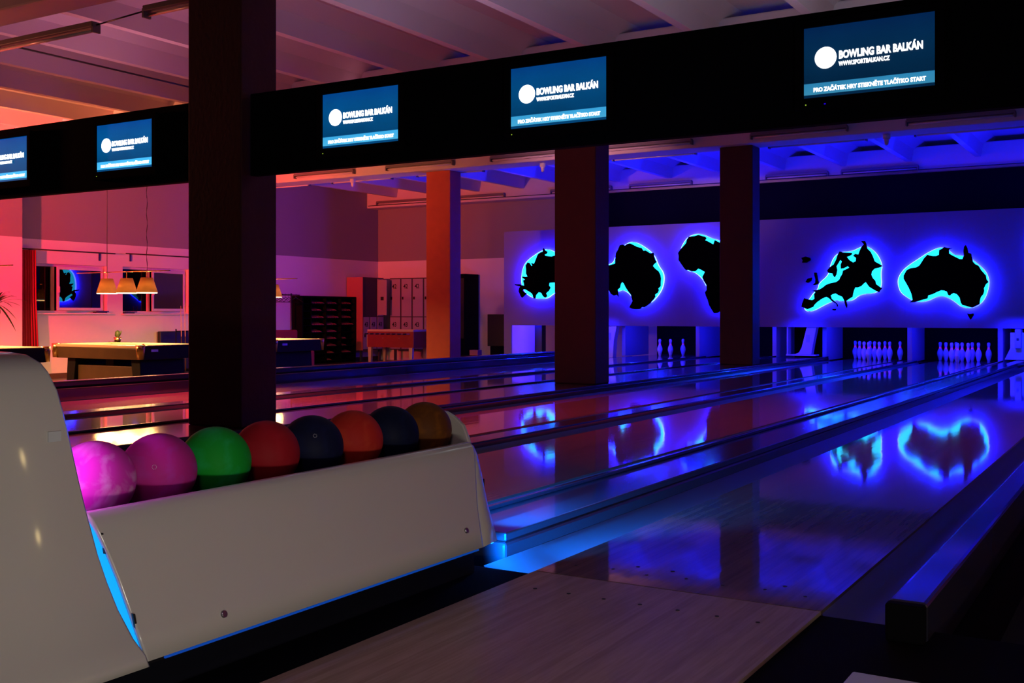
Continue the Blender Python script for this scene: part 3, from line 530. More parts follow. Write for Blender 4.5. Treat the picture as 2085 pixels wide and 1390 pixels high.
lift(-11.20, -10.72, 'white slanted ball lift just right of the middle pillar', True, FZ)
# the lights of the pin decks, above and in front of the pins
for k, xc in LC.items():
    area('behind_mask_light', (xc, 22.36, 0.84), (xc+0.1, 22.95, 0.1), 1.1, 0.12, BLUE, 30.0)
area('behind_mask_light', (-13.35, 22.45, 0.80), (-13.6, 23.0, 0.25), 0.5, 0.1, BLUE, 26.0)  # added blue light for the white board, beside the pin decks
for x_, e_ in ((-2.4, 9), (-6.4, 9), (-10.9, 6)): area('lift_fill', (x_, 21.75, 0.75), (x_, 22.4, 0.3), 0.4, 0.1, BLUE, e_, math.radians(110))  # added blue fill in front of each ball lift

# ------------------------------------------------------------------ ball return
RX = -2.476
ret = thing('ball_return', 'white shiny ball return with a blue light slit, holding a row of balls', 'ball return', (RX, 1.8, -0.012))
def sec_w(z, tab):
    for (z0, w0), (z1, w1) in zip(tab, tab[1:]):
        if z0 <= z <= z1: return w0 + (w1-w0)*(z-z0)/(z1-z0)
    return tab[0][1] if z < tab[0][0] else tab[-1][1]
HW = [(0.10,0.378),(0.127,0.372),(0.164,0.338),(0.234,0.302),(0.30,0.282),(0.368,0.268),(0.475,0.258),(0.55,0.254),(0.646,0.252),(0.719,0.249),(0.77,0.243),(0.814,0.222),(0.835,0.202),(0.853,0.155),(0.858,0.10),(0.860,0.0)]
def hood_section(y, s=1.0, lean=0.2, dz=0.0, inset_=0.0):
    pts = []
    for z, w_ in HW: pts.append((RX + (w_-inset_)*s, y - lean*(z/0.86), z*(1-dz)))
    for z, w_ in HW[-2::-1]: pts.append((RX - (w_-inset_)*s, y - lean*(z/0.86), z*(1-dz)))
    return pts
hs = [hood_section(1.80), hood_section(1.795, 1.004), hood_section(1.6), hood_section(1.2), hood_section(0.8), hood_section(0.55, 0.99, 0.2, 0.01), hood_section(0.38, 0.95, 0.16, 0.03), hood_section(0.26, 0.86, 0.1, 0.08), hood_section(0.18, 0.7, 0.05, 0.16), hood_section(0.14, 0.4, 0.0, 0.3)]
hd = MB().strip(hs); n_ = len(hs[0])
hd.f.append(list(range((len(hs)-1)*n_, len(hs)*n_))); hd.sm.append(False)
hood = hd.build('hood', M['white_shell'], ret); so = hood.modifiers.new('thick', 'SOLIDIFY'); so.thickness = 0.014; so.offset = -1
PW = [(0.10,0.345),(0.164,0.320),(0.234,0.295),(0.30,0.278),(0.368,0.262),(0.42,0.250),(0.445,0.240),(0.458,0.228),(0.461,0.214),(0.455,0.202)]
def yl(z): return 1.815 + 0.018*math.sin(PI*min(1, max(0, (z-0.08)/0.40))) - 0.2*(z/0.86)
def yr(z): return 3.31 + 0.10*(z-0.10)/0.36
for sgn, nm in ((1, 'side_panel'), (-1, 'side_panel')):
    secs = []
    for a in [0, .004] + [i/12 for i in range(1, 12)] + [.996, 1]:
        secs.append([(RX + sgn*w_, yl(z) + (yr(z)-yl(z))*a, z) for z, w_ in PW])
    p = MB().strip(secs).build(nm, M['white_shell'], ret); so = p.modifiers.new('thick', 'SOLIDIFY'); so.thickness = 0.012; so.offset = 0
    if sgn > 0:
        for (y, z) in ((2.06, 0.150), (3.235, 0.170)):
            wv = sec_w(z, PW)
            MB().tube([(RX+wv, y, z), (RX+wv+0.012, y, z+0.004)], [0.011, 0.009], 12).build('screw', M['steel'], p)
    # narrow strip of light under the panel edge
    MB().box(RX+sgn*0.332, RX+sgn*0.338, 1.86, 3.30, 0.090, 0.095).build('light_strip', M['led_dim'], ret)
# rear cowl: narrows like a bow and closes the tray
CW = [(0.06,0.240),(0.15,0.225),(0.221,0.209),(0.30,0.188),(0.352,0.174),(0.427,0.140),(0.475,0.122),(0.512,0.105),(0.545,0.062),(0.562,0.025),(0.566,0.0)]
outl = [(w_, z) for z, w_ in CW] + [(-w_, z) for z, w_ in CW[-2::-1]]
# closing plate
MB().prism([(RX+a, z) for a, z in outl], 'xz', 3.54, 3.56).build('rear_plate', M['white_shell'], ret, bevel=0.004)
for sgn in (1, -1):
    zz = [0.10, 0.164, 0.234, 0.30, 0.368, 0.42, 0.455]; A_ = []; B_ = []; Mi = []
    for z in zz:
        wa = sec_w(z, PW); wb = sec_w(z*0.9, CW)
        A_.append((RX+sgn*wa, yr(z), z)); B_.append((RX+sgn*wb, 3.545, z*0.93)); Mi.append((RX+sgn*(wa*0.72+wb*0.28+0.004), 3.45, z*0.98))
    cw = MB().strip([A_, Mi, B_]).build('cowl', M['white_shell'], ret); so = cw.modifiers.new('thick', 'SOLIDIFY'); so.thickness = 0.008; so.offset = 0
# tray, rails and plinth
MB().box(RX-0.21, RX+0.21, 1.72, 3.535, 0.28, 0.31).box(RX-0.215, RX-0.205, 1.72, 3.535, 0.31, 0.45).box(RX+0.195, RX+0.205, 1.72, 3.39, 0.31, 0.44).build('tray', M['matt_black'], ret)
for s_ in (-1, 1): MB().tube([(RX+s_*0.07, 1.72, 0.402), (RX+s_*0.07, 3.53, 0.402)], 0.012).build('ball_rail', M['black'], ret)
MB().box(RX-0.27, RX+0.27, 0.35, 3.37, -0.012, 0.085).box(RX-0.2, RX+0.2, 0.3, 3.5, 0.085, 0.28).build('plinth', M['plinth'], ret)
MB().box(RX-0.30, RX+0.30, 0.30, 3.33, 0.075, 0.085).build('plinth_top', M['black'], ret)
# light slit between hood and panels: a curved glowing band set into the gap
secs = []
for z in [0.11 + 0.36*i/14 for i in range(15)]:
    wv = min(sec_w(z, HW), sec_w(z, PW)) - 0.012; y = 1.80 - 0.2*(z/0.86)
    secs.append([(RX+wv-0.012, y+0.002, z), (RX+wv-0.012, y+0.05, z)])
slit = MB().strip(secs).build('light_slit', M['led_cyan'], ret)
for z in (0.39, 0.19):
    wv = sec_w(z, HW) - 0.006; y = 1.80 - 0.2*(z/0.86)
    MB().prism([(y+0.022, z+0.028), (y+0.029, z+0.026), (y+0.040, z-0.028), (y+0.033, z-0.026)], 'yz', RX+wv-0.008, RX+wv-0.002).build('slit_bracket', M['dark_trim'], ret)
# violet light inside the hood mouth shining on the balls
MB().box(RX-0.14, RX+0.14, 1.50, 1.52, 0.62, 0.66).build('mouth_light', M['uv'], ret)
MB().box(RX-0.02, RX+0.215, 3.568, 3.576, 0.085, 0.095).build('tail_light', M['led_foot'], ret)
MB().box(RX+0.253, RX+0.2565, 1.588, 1.622, 0.652, 0.676).build('sticker', M['sticker'], ret)
# ------------------------------------------------------------------ balls on the return
cols = [('pink_a', (0.85, 0.05, 0.55), (0.95, 0.35, 0.75), 0.18, 'marbled bright pink ball, first in the row, next to the hood'),
        ('pink_b', (0.62, 0.03, 0.30), (0.60, 0.05, 0.42), 0.2, 'dark magenta ball with small engraved mark, second from the hood'),
        ('green', (0.01, 0.42, 0.03), (0.02, 0.52, 0.12), 0.3, 'green ball on the return'),
        ('red_a', (0.40, 0.012, 0.02), (0.46, 0.02, 0.03), 0.3, 'dark red ball between the green ball and a navy one'),
        ('navy_a', (0.008, 0.010, 0.04), (0.012, 0.016, 0.07), 0.3, 'navy black ball with pale engraved marks, between the two red balls'),
        ('red_b', (0.60, 0.03, 0.02), (0.70, 0.07, 0.03), 0.3, 'brighter red ball, sixth from the hood'),
        ('navy_b', (0.006, 0.009, 0.035), (0.008, 0.014, 0.06), 0.3, 'plain navy ball between the bright red and the brown one'),
        ('brown', (0.16, 0.05, 0.01), (0.34, 0.11, 0.01), 0.3, 'amber brown ball, last in the row')]
def sphere_mb(c, r, nu=48, nv=28):
    return MB().lathe([(max(1e-4, r*math.sin(PI*i/nv)), -r*math.cos(PI*i/nv)) for i in range(nv+1)], c, nu, True, True)
for i, (nm, c1, c2, amt, lab) in enumerate(cols):
    y = 1.912 + 0.2165*i; z = 0.402 + math.sqrt(0.12**2 - 0.07**2)
    t = thing('bowling_ball', lab, 'bowling ball', (RX, y, z-0.108), 'balls on the return')
    b_ = sphere_mb((RX, y, z), 0.1078).build('ball_body', ball_mat('ball_' + nm, c1, c2, amt), t)
    if i in (1, 4):
        # small ring of engraved marks on the side towards the camera
        mk = MB(); dirv = Vector((0.62, -0.66 if i == 1 else -0.55, 0.22 if i == 1 else 0.42)).normalized(); u = dirv.cross(Vector((0,0,1))).normalized(); v = u.cross(dirv)
        for k in range(9):
            a = 2*PI*k/9; p = (dirv + u*math.cos(a)*0.055 + v*math.sin(a)*0.055).normalized()
            mk.tube([Vector((RX, y, z)) + p*0.1070, Vector((RX, y, z)) + p*0.1080], 0.0011, 6)
        mk.build('engraved_mark', M['sticker'], t)

# ------------------------------------------------------------------ fascia with the score screens
tag(MB().box(-6.24, 2.8, 6.28, 6.36, 2.05, 2.70).build('screen_fascia', M['matt_black'], bevel=0.004), 'long black fascia carrying three screens, right of the wide pillar', 'fascia')
tag(MB().box(-12.6, -6.88, 6.28, 6.36, 2.05, 2.70).build('screen_fascia', M['matt_black'], bevel=0.004), 'black fascia carrying two screens, left of the wide pillar', 'fascia')
def screen_mat(name, gain, gband):
    m, nt, b = nmat(name); N = nt.nodes; L = nt.links
    tc = N.new('ShaderNodeTexCoord'); sp = N.new('ShaderNodeSeparateXYZ'); L.new(tc.outputs['Generated'], sp.inputs[0])
    cr = N.new('ShaderNodeValToRGB'); e = cr.color_ramp.elements
    c_dark = (0.0, 0.040*gain, 0.12*gain, 1)
    e[0].position = 0.0; e[0].color = (0.0, 0.06*gain, 0.19*gain, 1)
    e[1].position = 0.045; e[1].color = (0.0, 0.06*gain, 0.19*gain, 1)
    for p, c in ((0.05, (0.07*gband, 0.48*gband, 0.82*gband, 1)), (0.205, (0.045*gband, 0.40*gband, 0.78*gband, 1)), (0.21, (0.0, 0.052*gain, 0.16*gain, 1)), (0.6, (0.0, 0.080*gain, 0.25*gain, 1)), (0.85, (0.0, 0.066*gain, 0.25*gain, 1)), (1.0, (0.0, 0.050*gain, 0.24*gain, 1))):
        n = e.new(p); n.color = c
    L.new(sp.outputs['Z'], cr.inputs[0])
    ns = N.new('ShaderNodeTexNoise'); ns.inputs['Scale'].default_value = 2.5; L.new(tc.outputs['Generated'], ns.inputs['Vector'])
    mr = N.new('ShaderNodeMapRange'); mr.inputs['To Min'].default_value = 0.75; mr.inputs['To Max'].default_value = 1.25; L.new(ns.outputs['Fac'], mr.inputs[0])
    b.inputs['Base Color'].default_value = (0.01, 0.01, 0.01, 1); b.inputs['Roughness'].default_value = 0.3
    L.new(cr.outputs[0], b.inputs['Emission Color']); L.new(mr.outputs[0], b.inputs['Emission Strength'])
    return m
scr = [(-9.75, 'cut off at the left picture edge', 1.25, 1.25), (-8.055, 'between the left edge and the wide pillar', 1.2, 1.25), (-5.455, 'just right of the wide pillar', 1.0, 1.0), (-3.79, 'in the middle of the fascia', 0.85, 0.85), (-1.80, 'largest and dimmest, at the right', 0.30, 0.55)]
for i, (x0, where, g, gb) in enumerate(scr):
    x1 = x0 + 0.72; z0, z1 = 2.197, 2.604
    t = thing('score_screen', 'flat score screen showing white lettering on blue, ' + where, 'screen', ((x0+x1)/2, 6.28, 2.13), 'score screens on the fascia')
    bz = MB(); bz.box(x0-0.05, x1+0.05, 6.23, 6.28, 2.13, z0).box(x0-0.05, x1+0.05, 6.23, 6.28, z1, z1+0.045).box(x0-0.05, x0, 6.23, 6.28, z0, z1).box(x1, x1+0.05, 6.23, 6.28, z0, z1)
    bz.build('bezel', M['matt_black'], t, bevel=0.004)
    MB().box(x0, x1, 6.246, 6.27, z0, z1).build('display', screen_mat('screen_%s' % where.split()[0], g, gb), t)
    tw = M['text']
    MB().tube([(x0+0.125, 6.246, z0+0.225), (x0+0.125, 6.242, z0+0.225)], 0.062, 32, False).build('round_logo', tw, t)
    lettering('title_lettering', 'BOWLING BAR BALKÁN', x0+0.20, z0+0.212, 0.060, 6.2435, tw, t, 0.0022, 0.70)
    lettering('web_lettering', 'WWW.SPORTBALKAN.CZ', x0+0.20, z0+0.170, 0.034, 6.2435, tw, t, 0.0011, 0.70)
    lettering('band_lettering', 'PRO ZAČÁTEK HRY STISKNĚTE TLAČÍTKO START', x0+0.055, z0+0.035, 0.032, 6.2435, tw, t, 0.0012, 0.86)
    MB().box(x0+0.012, x0+0.018, 6.227, 6.231, 2.155, 2.161).build('power_light', M['led_green'], t)
    if i == 4: MB().box(x0+0.12, x0+0.13, 6.227, 6.231, 2.152, 2.157).build('blue_light', M['led_blue'], t)

# ------------------------------------------------------------------ fluorescent fittings (switched off)
def tube_light(x0, x1, y, z, label, up=0.0):
    t = thing('fluorescent_fitting', label, 'ceiling light', ((x0+x1)/2, y, z), 'unlit fluorescent fittings under the ceiling')
    MB().box(x0, x1, y-0.05, y+0.05, z, z+0.055).build('housing', M['fixture'], t, bevel=0.006)
    MB().tube([(x0+0.03, y, z-0.03), (x1-0.03, y, z-0.03)], 0.016, 10).build('tube', M['tube_glass'], t)
    for x_ in (x0, x1): MB().box(x_-0.012, x_+0.012, y-0.045, y+0.045, z-0.055, z+0.03).build('end_cap', M['fixture'], t)
ws = ['left of the orange-lit pillar', 'over the table football', 'right of the orange-lit pillar', 'right of the middle pillar', 'right of the farthest pillar', 'at the right picture edge']
for i, (a, b_) in enumerate(((-16.8, -15.1), (-14.2, -12.5), (-11.57, -9.9), (-9.5, -7.3), (-6.2, -4.55), (-3.6, -2.0))):
    tube_light(a, b_, 18.30, 4.05, 'unlit fluorescent fitting on the front of the far girder, ' + ws[i])
for i, (a, b_) in enumerate(((-18.7, -17.0), (-16.3, -14.6), (-13.9, -12.2), (-9.2, -7.5), (-6.1, -4.4), (-3.6, -1.9))):
    tube_light(a, b_, 19.0, 3.97, 'unlit fluorescent fitting behind the far girder, ' + ws[i])
for i, (a, b_) in enumerate(((-19.0, -17.2), (-16.2, -14.8), (-13.4, -11.7), (-11.2, -9.6), (-7.8, -6.4), (-6.1, -4.5))):
    tube_light(a, b_, 24.05, 4.06, 'unlit fluorescent fitting high on the back wall, ' + ws[i])
tube_light(-10.6, -8.98, 6.95, 3.76, 'unlit fluorescent fitting at the top left corner of the picture')
tube_light(-8.25, -6.9, 6.95, 3.80, 'unlit fluorescent fitting cut by the wide pillar at the top')
tag(MB().tube([(-9.0, 6.95, 3.78), (-8.25, 6.95, 3.82)], 0.008).build('conduit', M['dark_trim']), 'thin cable between the two top left ceiling fittings', 'cable')
for y, z, lab in ((18.33, 4.16, 'thin cable along the front of the far girder'), (24.02, 4.0, 'thin cable along the top of the back wall')):
    tag(MB().tube([(-19.3, y, z), (2.9, y, z)], 0.009).build('conduit', M['dark_trim']), lab, 'cable')
# wire grids hanging below ribs
tag(MB().tube([(-11.9, 7.3, 4.18), (-11.9, 12.2, 4.18)], 0.012).build('conduit', M['dark_trim']), 'dark cable along a ceiling rib at the upper left', 'cable')
for x_, lab in ((-15.38, 'left of the orange-lit pillar'), (-10.55, 'left of the middle pillar'), (-3.98, 'right of the farthest pillar')):
    t = thing('ceiling_spotlight', 'small pale unlit spot fitting under the girder, ' + lab, 'spotlight', (x_, 18.6, 3.80), 'small spot fittings under the far girder')
    MB().lathe([(0.02, 0.14), (0.06, 0.13), (0.065, 0.06), (0.05, 0.055)], (x_, 18.6, 3.80), 14).build('mount', M['white_paint'], t)
    MB().lathe([(0.045, 0.06), (0.04, 0.03), (0.03, -0.03), (0.012, -0.045)], (x_, 18.6, 3.80), 14).build('lens', M['white_paint'], t)

# ------------------------------------------------------------------ pool tables
def pool_table(x0, x1, y0, y1, label):
    zt = 0.44
    t = thing('pool_table', label, 'pool table', ((x0+x1)/2, (y0+y1)/2, FZ), 'pool tables')
    ap = MB()
    def ring(z0, z1, i0, i1):     # tapering apron
        o = [(x0+i0, y0+i0), (x1-i0, y0+i0), (x1-i0, y1-i0), (x0+i0, y1-i0)]; p = [(x0+i1, y0+i1), (x1-i1, y0+i1), (x1-i1, y1-i1), (x0+i1, y1-i1)]
        v = [(a, b_, z0) for a, b_ in o] + [(a, b_, z1) for a, b_ in p]
        ap.add(v, [(0,1,5,4), (1,2,6,5), (2,3,7,6), (3,0,4,7), (3,2,1,0), (4,5,6,7)])
    ring(zt-0.24, zt-0.05, 0.05, 0.015)
    ap.build('cabinet', M['pool_wood'], t, bevel=0.01)
    r = 0.13
    MB().box(x0+r, x1-r, y0+r, y1-r, zt-0.05, zt-0.03).build('playing_cloth', M['felt'], t)
    rl = MB(); rl.box(x0, x1, y0, y0+r, zt-0.05, zt).box(x0, x1, y1-r, y1, zt-0.05, zt).box(x0, x0+r, y0+r, y1-r, zt-0.05, zt).box(x1-r, x1, y0+r, y1-r, zt-0.05, zt)
    rl.build('rail', M['rail'], t, bevel=0.012)
    MB().box(x1-0.012, x1+0.002, y0+0.07, y1-0.07, zt-0.235, zt-0.012).build('end_panel', M['pool_dark'], t)
    for xa in (x0, x1):
        for ya in (y0, y1):
            MB().lathe([(0.06, -0.23), (0.075, -0.06), (0.078, 0.004), (0.05, 0.008)], (xa + (0.05 if xa == x0 else -0.05), ya + (0.05 if ya == y0 else -0.05), zt), 16).build('corner_cap', M['brass'], t)
    for xa, s_ in ((x0+0.32, 1), (x1-0.32, -1)):
        MB().prism([(xa-0.12*s_, zt-0.24), (xa+0.10*s_, zt-0.24), (xa+0.02*s_, FZ), (xa-0.16*s_, FZ)], 'xz', y0+0.16, y1-0.16).build('leg', M['pool_dark'], t, bevel=0.01)
    MB().box(x0+0.40, x1-0.40, y0+0.22, y1-0.22, FZ+0.12, FZ+0.44).build('ball_box', M['pool_wood'], t, bevel=0.01)
    MB().box((x0+x1)/2-0.1, (x0+x1)/2+0.1, y0+0.3, y1-0.3, FZ+0.44, zt-0.24).build('centre_support', M['pool_dark'], t)
    MB().box(x1+0.002, x1+0.008, y0+0.22, y0+0.36, zt-0.11, zt-0.07).build('name_plate', M['steel'], t)
    return t
pool_table(-16.40, -14.16, 11.80, 13.05, 'middle pool table with three shaded lamps over it, seen left of the wide pillar')
pool_table(-17.05, -14.80, 9.35, 10.62, 'pool table at the left edge, mostly behind the ball return hood')
pool_table(-17.10, -14.86, 15.60, 17.05, 'pool table whose end shows right of the wide pillar')
tag(MB().box(-14.30, -14.27, 11.95, 11.98, 0.441, 0.465).build('chalk_cube', M['shoe_red']), 'small red chalk cube on the corner of the middle pool table', 'chalk')
def pendant(xs, y, zb, cords, label, x_rod):
    t = thing('pool_lamp', label, 'pendant lamp', (sum(xs)/3, y, zb), 'lamps over the pool tables')
    MB().tube([(x_rod[0], y, zb+0.36), (x_rod[1], y, zb+0.36)], 0.009).build('rod', M['brass'], t)
    for x_ in xs:
        s_ = MB().lathe([(0.178, 0.0), (0.10, 0.25)], (x_, y, zb), 32, True, False).build('lamp_shade', M['shade'], t)
        m_ = s_.modifiers.new('thick', 'SOLIDIFY'); m_.thickness = 0.004; m_.offset = -1
        MB().lathe([(0.085, 0.354), (0.085, 0.362)], (x_, y, zb), 20, False).build('ceiling_disc', M['brass'], t)
        MB().tube([(x_, y, zb+0.36), (x_, y, zb+0.14)], 0.008, 6).build('stem', M['brass'], t)
        MB().lathe([(0.170, -0.016), (0.170, 0.004)], (x_, y, zb), 28, False).build('diffuser', M['shade_in'], t)
        MB().lathe([(0.004, 0.075), (0.03, 0.09), (0.034, 0.115), (0.018, 0.15)], (x_, y, zb), 12).build('bulb', M['bulb'], t)
        area('pool_lamp_glow', (x_, y, zb-0.03), (x_, y, 0), 0.3, 0.3, (1.0, 0.50, 0.16), 58)
    for x_ in cords:
        pts = [(x_ + 0.012*math.sin(i*1.7), y, zb+0.36 + (3.9-zb+0.3)*i/30) for i in range(31)] if x_ == cords[-1] else [(x_, y, zb+0.36), (x_, y, 4.62)]
        MB().tube(pts, 0.006, 6).build('cord', M['dark_trim'], t)
pendant((-15.79, -15.28, -14.77), 12.45, 1.315, (-15.79, -14.77), 'row of three tan fabric lamp shades over the middle pool table', (-16.6, -14.2))
pendant((-16.57, -16.06, -15.55), 16.3, 1.30, (-16.57, -15.75), 'lamp row whose last tan shade shows right of the wide pillar', (-17.3, -14.9))
pendant((-16.45, -15.94, -15.43), 9.95, 1.32, (-16.45, -15.43), 'lamp row over the left pool table, only its rod end showing at the left edge', (-17.2, -14.75))

# ------------------------------------------------------------------ small things by the windows
t = thing('potted_palm', 'dark spiky palm at the left picture edge before the red wall', 'plant', (-17.9, 11.75, FZ))
px_, py_ = -17.9, 11.75
MB().lathe([(0.13, 0), (0.17, 0.3), (0.18, 0.32), (0.15, 0.32), (0.14, 0.28)], (px_, py_, FZ), 20).build('pot', M['pot'], t)
MB().tube([(px_, py_, FZ+0.3), (px_+0.02, py_, 0.6), (px_, py_+0.02, 1.13)], [0.035, 0.028, 0.022]).build('stem', M['pot'], t)
rnd = random.Random(3)
for k in range(34):
    a = rnd.uniform(0, 2*PI); el = rnd.uniform(-0.5, 1.1); ln = rnd.uniform(0.38, 0.62); pts_l = []; pts_r = []
    dx, dy = math.cos(a), math.sin(a)
    for i in range(7):
        s_ = i/6; r_ = ln*s_; z_ = 1.13 + r_*math.sin(el) - 0.42*s_*s_*ln; r_ *= math.cos(el)
        wd = 0.020*math.sin(PI*min(1, s_*0.93+0.07))**0.7
        pts_l.append((px_+dx*r_-dy*wd, py_+dy*r_+dx*wd, z_)); pts_r.append((px_+dx*r_+dy*wd, py_+dy*r_-dx*wd, z_+0.004))
    MB().strip([pts_l, pts_r], smooth=True).build('leaf', M['leaf'], t)
for y0, n, lab in ((15.0, 2, 'left window'), (15.74, 2, 'right window')):
    for k in range(n):
        c = (M['dark_trim'], mat('cloth_blue', (0.03, 0.03, 0.25), 0.8))[k]
        tag(MB().box(-19.48+0.03*k, -19.36+0.02*k, y0 + 0.06*k, y0+0.25+0.05*k, 0.972+0.022*k - (0.01 if y0 > 15.5 else 0), 0.992+0.022*k - (0.01 if y0 > 15.5 else 0)).build('folded_menu', c, bevel=0.003),
            '%s flat folder lying on the sill of the %s' % (('black', 'blue')[k], lab), 'folder')
# cues leaning at the wall
for k in range(5):
    y = 16.72 + k*0.11
    t = thing('billiard_cue', 'pale billiard cue leaning in the row before the right window, number %s from left' % ('one', 'two', 'three', 'four', 'five')[k], 'cue', (-18.75, y, FZ), 'cues leaning by the window')
    MB().tube([(-18.70, y, FZ+0.04), (-18.72, y+0.01, 0.45)], [0.015, 0.011]).build('butt', M['pool_wood'], t)
    MB().tube([(-18.72, y+0.01, 0.45), (-18.75, y+0.02, 1.13)], [0.011, 0.006]).build('shaft', M['cue'], t)
t = thing('cue_stand', 'low dark stand holding the row of cues by the right window', 'stand', (-18.7, 16.95, FZ))
MB().box(-18.78, -18.60, 16.62, 17.26, FZ, FZ+0.035).build('base', M['pool_dark'], t)
for y in (16.64, 17.24): MB().box(-18.80, -18.78, y-0.01, y+0.01, FZ+0.035, 0.62).build('upright', M['pool_dark'], t)
MB().box(-18.80, -18.78, 16.64, 17.24, 0.55, 0.58).build('rest_bar', M['pool_dark'], t)
t = thing('bench', 'black bench with a low back under the right window', 'bench', (-19.0, 17.6, FZ))
MB().box(-19.37, -19.28, 16.62, 18.6, FZ, 0.56).build('backrest', M['black'], t, bevel=0.02)
MB().box(-19.28, -18.95, 16.62, 18.6, FZ+0.05, 0.08).build('seat', M['black'], t, bevel=0.03)
t = thing('small_potted_cactus', 'tiny dark potted plant on the far rail of the middle pool table', 'plant', (-16.55, 13.28, 0.44))
t.location.z = FZ+0.0; WL[t.name] = Vector(t.location)
MB().box(-16.75, -16.35, 13.12, 13.45, 0.40, 0.43).box(-16.57, -16.53, 13.26, 13.30, FZ, 0.40).build('side_table', M['pool_dark'], t)
MB().lathe([(0.05, 0), (0.07, 0.09), (0.06, 0.09)], (-16.55, 13.28, 0.43), 14).build('pot', M['brass'], t)
MB().lathe([(0.02, 0.08), (0.05, 0.12), (0.045, 0.19), (0.01, 0.22)], (-16.55, 13.28, 0.43), 12).build('body', M['leaf'], t)
MB().tube([(-16.55, 13.28, 0.56), (-16.47, 13.28, 0.58), (-16.45, 13.28, 0.64)], 0.012, 6).build('branch', M['leaf'], t)

# coat rack
t = thing('coat_rack', 'black coat rack with empty hangers right of the wide pillar', 'coat rack', (-18.9, 20.0, FZ))
MB().tube([(-18.9, 19.2, 1.43), (-18.9, 20.75, 1.43)], 0.016).build('rail', M['dark_trim'], t)
for y in (19.3, 20.45): MB().tube([(-18.9, y, FZ+0.03), (-18.9, y, 1.47)], 0.02).build('post', M['dark_trim'], t)
for y in (19.3, 20.45): MB().box(-19.15, -18.65, y-0.02, y+0.02, FZ, FZ+0.03).build('foot', M['dark_trim'], t)
h = thing('coat_hanger', 'x', 'coat hanger')
MB().tube([(0, 0.0, 0.0), (0.02, 0, 0.02), (0.0, 0, 0.04), (-0.02, 0, 0.02), (0, 0, -0.05)], 0.004, 6).build('hook', M['dark_trim'], h, local=True)
MB().tube([(-0.2, 0, -0.17), (0, 0, -0.05), (0.2, 0, -0.17), (-0.2, 0, -0.17)], 0.007, 6).build('hanger_body', M['dark_trim'], h, local=True)
hp = [19.75, 19.88, 20.0, 20.12, 20.24, 20.36, 20.62]
for k, y in enumerate(hp):
    lab = 'empty dark hanger on the coat rack rail, ' + ('rightmost, past the post' if k == 6 else 'one of the bunch left of the post')
    grp = 'hanger past the post' if k == 6 else 'hangers left of the post'
    if k == 0: h.location = (-18.9, y, 1.42); h.rotation_euler = (0, 0, 1.2); tag(h, lab, 'coat hanger', grp)
    else: dup(h, (-18.9, y, 1.42), lab, grp, 1.1 + 0.25*(k % 3))
t = thing('red_sofa', 'dark red low sofa behind the right pool table', 'sofa', (-18.6, 19.9, FZ))
MB().box(-18.5, -18.35, 18.1, 20.1, FZ, 0.56).build('backrest', M['red_seat'], t, bevel=0.04)
MB().box(-18.35, -17.8, 18.1, 20.1, FZ, 0.06).build('seat', M['red_seat'], t, bevel=0.04)

# ------------------------------------------------------------------ shoe rack with shoes
SX = -19.05
t = thing('shoe_rack', 'tall black shelf filled with red and pale bowling shoes', 'shelf', (SX, 22.1, FZ))
y0, y1, zt = 21.0, 23.15, 1.42
fr = MB().box(-19.38, SX+0.02, y0, y0+0.04, FZ, zt).box(-19.38, SX+0.02, y1-0.04, y1, FZ, zt).box(-19.38, SX+0.02, y0+0.04, y1-0.04, zt-0.04, zt).box(-19.38, -19.36, y0, y1, FZ, zt)
fr.build('frame', M['matt_black'], t)
rowsz = [FZ + 0.08 + 0.188*k for k in range(9)]
for z in rowsz: MB().box(-19.36, SX, y0+0.04, y1-0.04, z-0.02, z).build('shelf_board', M['matt_black'], t)
for y in (y0+0.35, y0+0.94, y0+1.54): MB().box(-19.36, SX, y, y+0.02, FZ+0.02, zt-0.04).build('upright', M['matt_black'], t)
sh = thing('bowling_shoe', 'x', 'shoe')
body = []
for (x_, hw, h_) in ((0.0, 0.028, 0.075), (0.04, 0.036, 0.085), (0.10, 0.033, 0.075), (0.16, 0.040, 0.050), (0.22, 0.042, 0.038), (0.265, 0.024, 0.026)):
    body.append([(x_-0.27, -hw, 0.012), (x_-0.27, -hw*0.8, h_*0.8), (x_-0.27, 0, h_), (x_-0.27, hw*0.8, h_*0.8), (x_-0.27, hw, 0.012)])
MB().strip(body, closed=True, caps=True).build('upper', M['shoe_red'], sh, local=True)
MB().box(-0.275, 0.0, -0.036, 0.036, 0, 0.012).build('sole', M['sole'], sh, local=True)
sh2 = None; n = 0; rnd = random.Random(5)
filled = {8: [(0, 5), (1, 4), (2, 4)], 7: [(0, 4), (1, 4), (2, 4)], 6: [(0, 5), (1, 5), (2, 4)], 5: [(0, 5), (1, 4), (2, 5)], 4: [(0, 4), (1, 4)], 3: [(1, 4), (2, 2)], 2: [(1, 4), (2, 2)], 1: [(1, 3), (2, 4)], 0: [(1, 2)]}
bay0 = [y0+0.40, y0+1.00, y0+1.60]
rn = ['lowest', 'second lowest', 'third lowest', 'fourth lowest', 'middle', 'fourth highest', 'third highest', 'second highest', 'top']
bn = ['left bay', 'middle bay', 'right bay']
for r, bays in filled.items():
    for bay, cnt in bays:
        for k in range(cnt):
            y = bay0[bay] + 0.05 + k*0.098 + rnd.uniform(-0.006, 0.006)
            loc = (SX-0.005, y, rowsz[r]); lab = 'bowling shoe on the %s row, %s of the black shelf' % (rn[r], bn[bay]); grp = 'shoes on the %s row, %s' % (rn[r], bn[bay])
            if n == 0: sh.location = loc; tag(sh, lab, 'shoe', grp)
            else:
                d = dup(sh, loc, lab, grp)
            n += 1

